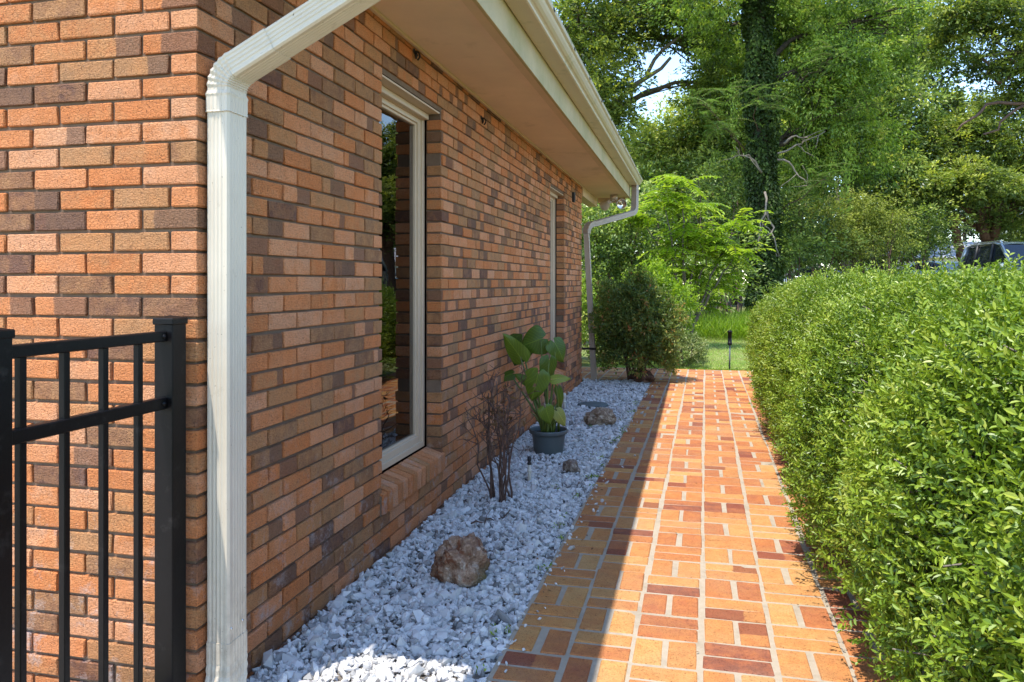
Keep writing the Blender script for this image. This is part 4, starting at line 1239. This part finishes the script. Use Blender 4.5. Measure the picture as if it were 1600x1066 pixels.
# second tree right of the sky gap
b = base_at(1105, 30)
tree('leafy_tree', 'mid-green tree below the sky gap, left of the vine-covered trunk', b, [at(1105, 380, 30), at(1095, 250, 30), at(1090, 150, 30)],
     [L(1010, 235, 30, 50, 55, 50), L(1075, 215, 30, 55, 55, 60), L(1130, 190, 29, 55, 70, 70), L(1080, 300, 29, 90, 50, 70), L(1135, 290, 28, 45, 60, 50), L(985, 310, 29, 60, 60, 50), L(1135, 110, 31, 45, 45, 30)],
     'dense', .12, 70, .42, 'bark', .62, None, .3, limb_r=.1)

# vine-covered trunk
def vine_tree():
    d = 22.; b = base_at(1192, d); M['vbark'] = paint('vine_tree_bark', (.055, .042, .03), .9, .2, .4, 12, .9)
    tops = [at(1195, 380, d), at(1190, 250, d), at(1187, 120, d), at(1184, 0, d), at(1180, -120, d), at(1175, -260, d)]
    root = tree('vine_tree', 'tall tree whose thick straight trunk is wrapped in green vines', b, tops,
                [L(1110, -30, d, 110, 60, 60), L(1290, -30, d, 120, 70, 60), L(1240, 55, d + 1, 70, 60, 60), L(1300, 130, d, 70, 80, 90), L(1270, 215, d + 1.2, 45, 90, 70), L(1385, 50, d + 1, 70, 70, 50), L(1190, -200, d, 260, 120, 120), L(1340, 230, d + 1.5, 60, 60, 50), L(1135, 60, d + 2, 45, 40, 25)],
                'vine', .085, 75, .34, 'vbark', .42, None, .32, hang=.9, limb_r=.09)
    mb = MB(); vb = MB(); n = 26000
    z = rnd(n, -.0, 12.5); a = rnd(n, 0, 6.283)
    zz = np.array([p[2] for p in [b] + tops]); xx = np.array([p[0] for p in [b] + tops]); yy = np.array([p[1] for p in [b] + tops])
    cx = np.interp(z + b[2], zz, xx); cy = np.interp(z + b[2], zz, yy)
    lu = np.array([mnoise.noise(Vector((math.cos(q) * .9, math.sin(q) * .9, k * .8))) for q, k in zip(a, z)])
    r = .31 + .15 * rnd(n) * (1 + lu) + .08 * lu - .006 * z
    keep = (lu > -.3) | (rnd(n) < .4)
    P = np.stack([cx + r * np.cos(a), cy + r * np.sin(a), z + b[2]], 1)[keep]
    m = len(P); out = np.stack([np.cos(a), np.sin(a), 0 * a], 1)[keep]
    vb.leaves(P, out * .5 + sph(m) * .6 + [0, 0, -.8], out + sph(m) * .6, rnd(m, .08, .15), rnd(m, .06, .10), np.clip(.42 + .35 * lu[keep] + rng.normal(0, .16, m), .02, 1))
    vb.build('trunk_ivy', 'ivy', root)
    # hanging streamers
    for k in range(46):
        t = random.uniform(0, 1); q = at(1140 + 190 * t, random.uniform(-20, 150), d - random.uniform(-1.2, .6)) if t < .1 or t > .45 else at(1225 + 100 * t, random.uniform(-20, 150), d + .5); ln = random.uniform(1.2, 3.6)
        n = int(ln * 75); s = rnd(n)
        P = q + np.stack([rng.normal(0, .07, n), rng.normal(0, .07, n), -s * ln], 1)
        mb.leaves(P, sph(n) * .6 + [0, 0, -1], sph(n), rnd(n, .06, .11), rnd(n, .03, .05), np.clip(rng.normal(.55, .2, n), .02, 1))
    mb.build('vines', 'vine', root)
    mb = MB()
    for (p, q) in (((1215, 240), (1290, 205)), ((1215, 250), (1262, 290)), ((1190, 270), (1150, 230)), ((1225, 225), (1262, 215)), ((1200, 330), (1218, 400)), ((1195, 300), (1187, 390))):
        P = curve(at(*p, d - .5), at(*q, d - .8), 9, .08, .15); mb.tube(P, np.linspace(.035, .012, 9), 6)
        for j in range(3): s = P[random.randint(3, 8)]; mb.tube(curve(s, s + sph(1)[0] * .6, 5, 0, .06), np.linspace(.014, .005, 5), 4)
    mb.build('bare_branches', 'paletwig', root)
vine_tree()

# central dense trees behind
b = base_at(1330, 34)
tree('dense_tree', 'tall dark dense tree behind the hanging vines, middle of the tree line', b, [at(1330, 330, 34), at(1320, 200, 34), at(1320, 60, 34)],
     [L(1260, 60, 34, 70, 70, 60), L(1340, 40, 34, 80, 70, 70), L(1420, 60, 35, 60, 80, 60), L(1300, 170, 33, 80, 70, 70), L(1390, 170, 33, 70, 70, 70), L(1240, 270, 33, 50, 60, 40), L(1385, 265, 32, 55, 40, 40), L(1330, -90, 34, 160, 90, 90)],
     'dense', .13, 75, .48, 'bark', .55, None, .4, limb_r=.12)
# right oak
b = base_at(1545, 34)
oak2 = tree('oak_tree', 'broad yellow-green oak with several forked trunks behind the parked silver car', b, [at(1547, 375, 34), at(1548, 362, 34)],
     [L(1400, 250, 33, 60, 45, 60), L(1470, 225, 33, 60, 55, 70), L(1545, 215, 33, 65, 60, 80), L(1615, 250, 33, 60, 80, 70), L(1430, 305, 32, 75, 35, 60), L(1510, 290, 32, 70, 35, 60), L(1590, 320, 33, 50, 40, 40), L(1500, 170, 34, 40, 35, 30), L(1680, 200, 34, 60, 80, 40), L(1385, 330, 34, 35, 35, 25)],
     'oak', .12, 80, .42, 'barkred', .55, None, .5, limb_r=.14)
mb = MB()
for p, q, r in (((1540, 375), (1515, 290), .20), ((1515, 290), (1495, 225), .12), ((1552, 372), (1565, 300), .2), ((1565, 300), (1590, 220), .12), ((1545, 340), (1540, 240), .14), ((1505, 405), (1487, 355), .2), ((1487, 355), (1478, 300), .14), ((1495, 385), (1500, 340), .12)):
    mb.tube(curve(at(*p, 33.6), at(*q, 33.5), 8, 0, .2), np.linspace(r, r * .65, 8), 9)
mb.build('forked_trunks', 'barkred', oak2)
# near right tree, limbs from the right
b = base_at(1760, 20)
t3 = tree('oak_tree', 'airy oak reaching in from the upper right with dark bare limbs against blue sky', b, [at(1755, 300, 20), at(1740, 150, 20), at(1700, 20, 20), at(1660, -80, 20)],
     [L(1560, 25, 20, 55, 35, 45), L(1600, 95, 20, 40, 55, 40), L(1500, 20, 20, 40, 35, 25), L(1530, 95, 20, 25, 22, 12), L(1600, -60, 20, 130, 50, 60), L(1680, 60, 20, 60, 80, 50), L(1475, 75, 21, 25, 40, 16), L(1570, 165, 20.5, 35, 20, 14)],
     'oak', .08, 70, .26, 'bark', .5, None, .34, limb_r=.07)
mb = MB()
for p, q, r in (((1720, 80), (1560, 130), .10), ((1560, 130), (1505, 75), .055), ((1600, 118), (1530, 30), .05), ((1690, 190), (1560, 160), .08), ((1560, 160), (1495, 205), .045), ((1600, 165), (1540, 210), .04)):
    mb.tube(curve(at(*p, 20), at(*q, 20), 9, .08, .2), np.linspace(r, r * .5, 9), 7)
mb.build('dark_limbs', 'twig', t3)

# feathery sprays in front of the vine trunk
def feathery(name, label, base, tips, n=26):
    root = empty(name, base, label, 'tree')
    mb = MB(); lb = MB()
    for tp in tips:
        tp = np.asarray(tp); st = np.array([base[0], base[1], base[2]])
        hub = st + np.array([0, 0, max(2., tp[2] - st[2] - 1.6)]); lb.tube(curve(hub, tp, 10, .35, .25), np.linspace(.022, .008, 10), 5)
        lb.tube(curve(st, hub, 8, 0, .12), np.linspace(.055, .03, 8), 7)
        for k in range(n):
            a = rnd(1, 0, 6.283)[0]; ln = rnd(1, .5, 1.0)[0]
            d = np.array([math.cos(a), math.sin(a), rng.normal(.1, .25)])
            q0 = tp + rng.normal(0, .18, 3); q1 = q0 + d * ln + [0, 0, -.25 * ln]
            P = curve(q0, q1, 20, .12 * ln, 0); lb.tube(P[::4], .005, 3)
            m = 20 * 6; pos = np.repeat(P, 6, 0) + rng.normal(0, .006, (m, 3))
            sd = np.cross(d, [0, 0, 1.]); sd /= np.linalg.norm(sd)
            sg = np.tile([1, -1], m // 2)[:, None]
            mb.leaves(pos, sd * sg + d * rnd(m, .2, .9)[:, None] + rng.normal(0, .15, (m, 3)), np.tile([0, 0, 1.], (m, 1)) + rng.normal(0, .2, (m, 3)), rnd(m, .06, .13), .014, np.clip(rng.normal(.6, .15, m), .02, 1))
    lb.build('stems', 'twig', root); mb.build('fronds', 'feather', root)
feathery('mimosa_tree', 'slender tree with fine feathery fronds in front of the vine-wrapped trunk', base_at(1183, 23.4),
         [at(1090, 160, 20.5), at(1185, 150, 20.2), at(1300, 90, 20.5), at(1290, 280, 20.5), at(1345, 165, 21), at(1115, 200, 20.8)], 18)

# bright sapling with compound leaves
def sapling():
    d = 16.; b = base_at(1075, d); b[2] = -.03
    root = empty('sapling', b, 'bright lime-green sapling with long compound leaves, behind the dark bush', 'sapling')
    lb = MB(); mb = MB()
    hubs = []
    for (px, py, r, n) in ((1040, 318, 36, 20), (1010, 345, 30, 12), (1075, 365, 45, 20), (1110, 385, 60, 26), (1145, 395, 40, 18), (1050, 395, 45, 20), (1085, 430, 50, 20), (1120, 445, 45, 14), (1040, 440, 40, 12), (1065, 285, 25, 9), (1150, 350, 30, 9), (1100, 475, 40, 10), (1085, 325, 25, 8)):
        c = at(px, py, d + rng.normal(0, .5)); lb.tube(curve(b, c - [0, 0, .15], 12, .3, .12), np.linspace(.035, .010, 12), 6)
        s = d / FPX
        for k in range(int(n * 1.7)):
            a = rnd(1, 0, 6.283)[0]
            dd = np.array([math.cos(a), math.sin(a), rng.normal(.12, .22)])
            q0 = c + rng.normal(0, .35, 3) * r * s * .5; ln = rnd(1, .38, .62)[0]
            q1 = q0 + dd * ln + [0, 0, -.12]
            P = curve(q0, q1, 10, .08, 0); lb.tube(P[::3], .004, 3)
            sd = np.cross(dd, [0, 0, 1.]); sd /= np.linalg.norm(sd)
            pos = np.repeat(P[1:], 2, 0); sg = np.tile([1., -1.], 9)[:, None]; m = 18
            t0 = rng.normal(.62, .16)
            mb.leaves(pos, sd * sg + dd * .55 + [0, 0, -.25] + rng.normal(0, .12, (m, 3)), np.tile([0, 0, 1.], (m, 1)) + sd * sg * .25, rnd(m, .11, .17), rnd(m, .036, .052), np.clip(rng.normal(t0, .08, m), .02, 1), 0, True, .1, .2)
    lb.build('stems', 'bark', root); mb.build('fronds', 'bright', root)
sapling()

# understory
def thicket(name, label, lobes, base, mat, leaf, per, spread, tmu, stem='twig', cat='shrub', hang=0., group=None, aspect=.5):
    root = empty(name, base, label, cat, group); cb = MB(); lb = MB()
    for (c, r, n) in lobes:
        d = sph(n); q = np.asarray(c) + d * np.asarray(r) * (1 - .6 * rnd(n)[:, None] ** 1.3)
        q = q[q[:, 2] > gz(q[:, 0], q[:, 1]) + .15]
        clusters_leaves(cb, q, int(per * 1.5), spread * 1.1 * rnd(len(q), .6, 1.3), leaf * 1.25, tmu, .16, aspect, hang)
        for e in q[::5]:
            s = np.array([base[0] + (e[0] - base[0]) * .6 + rng.normal(0, .2), base[1] + rng.normal(0, .3), float(gz(base[0], base[1])) - .05])
            lb.tube(curve(s, e, 7, .1, .15), np.linspace(.03, .008, 7), 5)
    cb.build('foliage', mat, root); lb.build('stems', stem, root)
thicket('dark_thicket', 'dark tangled shrub beyond the far corner of the house, under the gutter', [L(945, 360, 17, 50, 60, 60), L(985, 420, 17.5, 50, 50, 50), L(925, 440, 17, 40, 60, 40), L(1000, 330, 18, 40, 40, 30)], base_at(955, 17), 'dense', .075, 75, .26, .5)
thicket('dark_thicket', 'dark shrub between the lime-green sapling and the vine-wrapped trunk', [L(1125, 345, 23, 38, 60, 40), L(1135, 420, 21, 25, 50, 32), L(1110, 300, 24, 45, 40, 30), L(1060, 450, 20, 70, 40, 40)], base_at(1150, 20.5), 'dense', .085, 70, .30, .46)
thicket('dark_thicket', 'dark shrub just right of the vine-wrapped trunk, above the hedge', [L(1235, 350, 23, 35, 60, 40), L(1250, 395, 24, 45, 30, 30), L(1215, 395, 22.5, 25, 40, 20)], base_at(1235, 23.5), 'dense', .09, 65, .32, .45)
thicket('yellow_thicket', 'yellowish upright shrub above the hedge, right of the dark shrub', [L(1290, 345, 27, 30, 55, 40), L(1305, 385, 27, 40, 28, 24)], base_at(1292, 27), 'yellow', .08, 70, .28, .55, hang=.5)
thicket('yellow_thicket', 'taller yellow-green bamboo-like shrub above the middle of the hedge', [L(1345, 340, 28, 38, 48, 50), L(1375, 360, 28, 40, 35, 36), L(1330, 385, 27.5, 45, 25, 24)], base_at(1350, 28), 'yellow', .08, 70, .28, .6, hang=.5)
thicket('green_thicket', 'dark green shrub under the broad oak, left of its forked trunks', [L(1430, 355, 31, 40, 40, 40), L(1455, 380, 32, 30, 28, 20), L(1400, 385, 31, 40, 22, 20)], base_at(1430, 31), 'dense', .10, 65, .34, .5)
thicket('green_thicket', 'dark leafy shrub against the right side of the forked oak trunks', [L(1585, 350, 35, 32, 40, 40), L(1560, 345, 36, 25, 30, 20)], base_at(1580, 35), 'dense', .11, 65, .36, .5)

# far woodland as one mass
def woodland():
    cb = MB(); tb = MB()
    for (px, py, d, rx, ry, n) in ((860, 300, 44, 120, 140, 90), (1000, 330, 46, 120, 110, 110), (1130, 330, 46, 120, 110, 120), (1240, 330, 50, 100, 90, 100), (1240, 160, 50, 120, 120, 130), (1400, 120, 52, 90, 110, 90), (1400, 340, 58, 130, 60, 60), (1560, 345, 62, 150, 50, 60), (1700, 300, 58, 100, 110, 70), (1150, 190, 50, 60, 80, 50), (915, 160, 46, 55, 110, 50), (700, 300, 44, 160, 150, 60), (1250, 400, 44, 200, 30, 60)):
        c, r, n = L(px, py, d, rx, ry, n, 4.)
        dd = sph(n); q = c + dd * np.array(r) * (1 - .6 * rnd(n)[:, None] ** 1.2)
        q = q[q[:, 2] > gz(q[:, 0], q[:, 1]) + .3]
        clusters_leaves(cb, q, 75, .8 * rnd(len(q), .7, 1.3), .34, .42, .18, .55)
        for k in range(3):
            x, y = c[0] + rng.normal(0, r[0] * .5), c[1] + rng.normal(0, 2)
            cb_ = np.array([x, y, float(gz(x, y)) - .1]); tb.tube(curve(cb_, cb_ + [rng.normal(0, .6), 0, c[2] + 1], 6, 0, .3), np.linspace(.25, .1, 6), 7, 1)
    for V_, T_ in zip(tb.V, tb.T): pass
    off = cb.nv
    cb.V += tb.V; cb.T += tb.T; cb.F += [(f + off, m, s) for f, m, s in tb.F]; cb.nv += tb.nv
    tag(cb.build('far_woodland', ['dark_leaf', 'bark']), 'dark mass of distant woodland behind the garden trees', 'woodland', kind='stuff')
woodland()

# ------------------------------------------------------------------ cars and the far house
def car(name, loc, rz, label, paintm, suv=True, group=None):
    root = empty(name, loc, label, 'car', group); root.rotation_euler = (0, 0, rz)
    W = .92 if suv else .86; Hh = 1.76 if suv else 1.46; Ln = 2.35 if suv else 2.25
    def build(mb, nm, mats, parent=root): 
        o = mb.build(nm, mats); o.parent = parent; return o
    # body: stations along x (front = +x): (x, half width, z bottom, z belt)
    mb = MB()
    st = [(-Ln, W * .90, .45, .92), (-Ln + .06, W * .96, .36, 1.02), (-1.3, W, .28, 1.06), (0, W, .26, 1.04), (.9, W, .26, 1.02), (1.2, W * .99, .28, 1.00), (Ln - .25, W * .95, .30, .93), (Ln - .04, W * .88, .38, .84), (Ln, W * .82, .48, .72)]
    V = []; k = 8
    for x, w_, zb, zt in st:
        V += [(x, -w_ * .94, zb), (x, -w_, zb + .18), (x, -w_, zt - .12), (x, -w_ * .95, zt), (x, w_ * .95, zt), (x, w_, zt - .12), (x, w_, zb + .18), (x, w_ * .94, zb)]
    F = [(i * k + j, (i + 1) * k + j, (i + 1) * k + (j + 1) % k, i * k + (j + 1) % k) for i in range(len(st) - 1) for j in range(k)]
    F += [tuple(range(k)), tuple((len(st) - 1) * k + j for j in range(k))[::-1]]
    mb.add(V, F, 0, 0., True)
    body = build(mb, 'body', paintm)
    # cabin frame: roof + pillars
    zb = 1.03; xr0, xr1 = (-2.0, .12) if suv else (-1.15, .25); xb0, xb1 = (-2.28, 1.05) if suv else (-1.9, 1.05)
    wt, wb = W * .78, W * .94
    mb = MB()
    R = [(xb1, zb), (xr1, Hh - .07), (xr1 - .35, Hh), (xr0 + .4, Hh), (xr0, Hh - .06), (xb0, zb)]
    # roof
    V = []
    for x, z in R[1:5]: V += [(x, -wt, z - .02), (x, -wt * .6, z + .012), (x, wt * .6, z + .012), (x, wt, z - .02)]
    F = [(i * 4 + j, i * 4 + j + 1, i * 4 + 5 + j, i * 4 + 4 + j) for i in range(3) for j in range(3)]
    mb.add(V, F, 0, 0., True)
    for s in (-1, 1):
        for (x0, z0, x1, z1, wd) in ((xb1, zb, xr1, Hh - .08, .05), (xb0 + .05, zb, xr0, Hh - .07, .07), (-.25, zb, -.32, Hh - .03, .05), (-1.25, zb, -1.28, Hh - .03, .06)):
            if not suv and x0 == -1.25: continue
            if x0 in (-.25, -1.25): continue
            mb.tube([(x0, s * wb, z0), ((x0 + x1) / 2, s * (wb + wt) / 2 * 1.015, (z0 + z1) / 2), (x1, s * wt, z1)], wd, 6)
        mb.tube([(p[0], s * wt * 1.0, p[1] - .02) for p in R[1:5]], .03, 6)
    for s in (-1, 1):
        for x0, x1 in ((-.25, -.32), (-1.25, -1.28)):
            pm = MB(); pm.tube([(x0, s * wb, zb), ((x0 + x1) / 2, s * (wb + wt) / 2 * 1.015, (zb + Hh - .03) / 2), (x1, s * wt, Hh - .03)], .045, 6)
            build(pm, 'pillar', 'cardark')
    build(mb, 'roof', paintm)
    i_ = .985
    mb = MB(); mb.add([(xb1 - .01, -wb * .95, zb), (xb1 - .01, wb * .95, zb), (xr1, wt * .95, Hh - .08), (xr1, -wt * .95, Hh - .08)], [(0, 1, 2, 3)]); build(mb, 'windscreen', 'carglass')
    mb = MB(); mb.add([(xb0 + .01, -wb * .95, zb), (xb0 + .01, wb * .95, zb), (xr0, wt * .95, Hh - .07), (xr0, -wt * .95, Hh - .07)], [(3, 2, 1, 0)]); build(mb, 'rear_window', 'carglass')
    for s in (-1, 1):
        mb = MB(); mb.add([(xb0 + .08, s * wb * i_, zb), (xb1 - .08, s * wb * i_, zb), (xr1 - .02, s * wt * i_, Hh - .08), (xr0 + .05, s * wt * i_, Hh - .08)], [(0, 1, 2, 3) if s < 0 else (3, 2, 1, 0)]); build(mb, 'side_windows', 'carglass')
        if suv:
            mb = MB(); mb.tube([(-1.75, s * wt * .88, Hh - .0), (-1.7, s * wt * .88, Hh + .045), (-.1, s * wt * .88, Hh + .04), (0, s * wt * .88, Hh - .02)], .017, 6); build(mb, 'roof_rail', 'chromebar')
        mb = MB(); mb.box(.72, .86, s * (W + .10) - .09, s * (W + .10) + .09, 1.0, 1.14, 0, .03); build(mb, 'mirror', paintm)
        mb = MB(); mb.box(Ln - .10, Ln - .005, s * W * .66 - .17, s * W * .66 + .15, .70, .82, 0, .02); build(mb, 'headlight', 'chromebar')
        for x in (-1.42, 1.42):
            mb = MB(); mb.lathe([(.0, -.1), (.22, -.1), (.33, -.09), (.35, -.05), (.35, .05), (.33, .09), (.22, .1)], (x, s * (W - .1), .35), 24, 0, (0, s, 0)); wh = build(mb, 'wheel', 'rubber')
            mb = MB(); mb.lathe([(0, .09), (.06, .095), (.08, .075), (.19, .07), (.22, .102)], (x, s * (W - .1), .35), 16, 0, (0, s, 0)); build(mb, 'rim', 'chromebar', wh)
    mb = MB(); mb.box(Ln - .03, Ln + .012, -.5, .5, .52, .68, 0, .01); build(mb, 'grille', 'cardark')
    # fix: parts were built in local space
    return root
def ground_car(px, d, ztop_off=0): p = at(px, 400, d); return p[0], p[1]
x, y = ground_car(1592, 21.5)
car('parked_car', (x + .45, y + .75, .74), rad(-84), 'silver grey estate car with roof rails parked beyond the hedge, at the right edge', 'carpaint', True, 'parked cars')
x, y = ground_car(1478, 37)
car('parked_car', (x, y, .95 - .07), rad(-60), 'pale blue car parked farther back, left of the forked oak trunks', 'carblue', False, 'parked cars')
x, y = ground_car(1290, 38)
car('parked_car', (x, y, .62), rad(-10), 'low silver car glimpsed under the yellowish shrubs', 'carpaint', False, 'parked cars')

def far_house():
    c = at(1470, 392, 52); x, y = c[0], c[1]; z = .55
    root = empty('white_house', (x, y, z), 'distant white house with low grey roof glimpsed under the oak', 'house')
    mb = MB(); mb.box(x - 5, x + 6, y, y + 6, z - .2, z + 2.5); wl = mb.build('wall', 'white', root)
    mb = MB(); V = [(x - 5.6, y - .6, z + 2.45), (x + 6.6, y - .6, z + 2.45), (x + 6.6, y + 6.6, z + 2.45), (x - 5.6, y + 6.6, z + 2.45), (x - 5.6, y + 3, z + 3.7), (x + 6.6, y + 3, z + 3.7)]
    mb.add(V, [(0, 1, 5, 4), (2, 3, 4, 5), (0, 4, 3), (1, 2, 5), (0, 3, 2, 1)]); mb.build('roof', 'roofgrey', root)
    for k in (-3.4, 0, 3.2):
        mb = MB(); mb.box(x + k - .55, x + k + .55, y - .04, y + .01, z + .9, z + 2.1, 0, .02); wn = mb.build('window', 'frame', root)
        mb = MB(); mb.box(x + k - .48, x + k + .48, y - .05, y - .042, z + .97, z + 2.03); mb.build('pane', 'carglass', wn)
far_house()
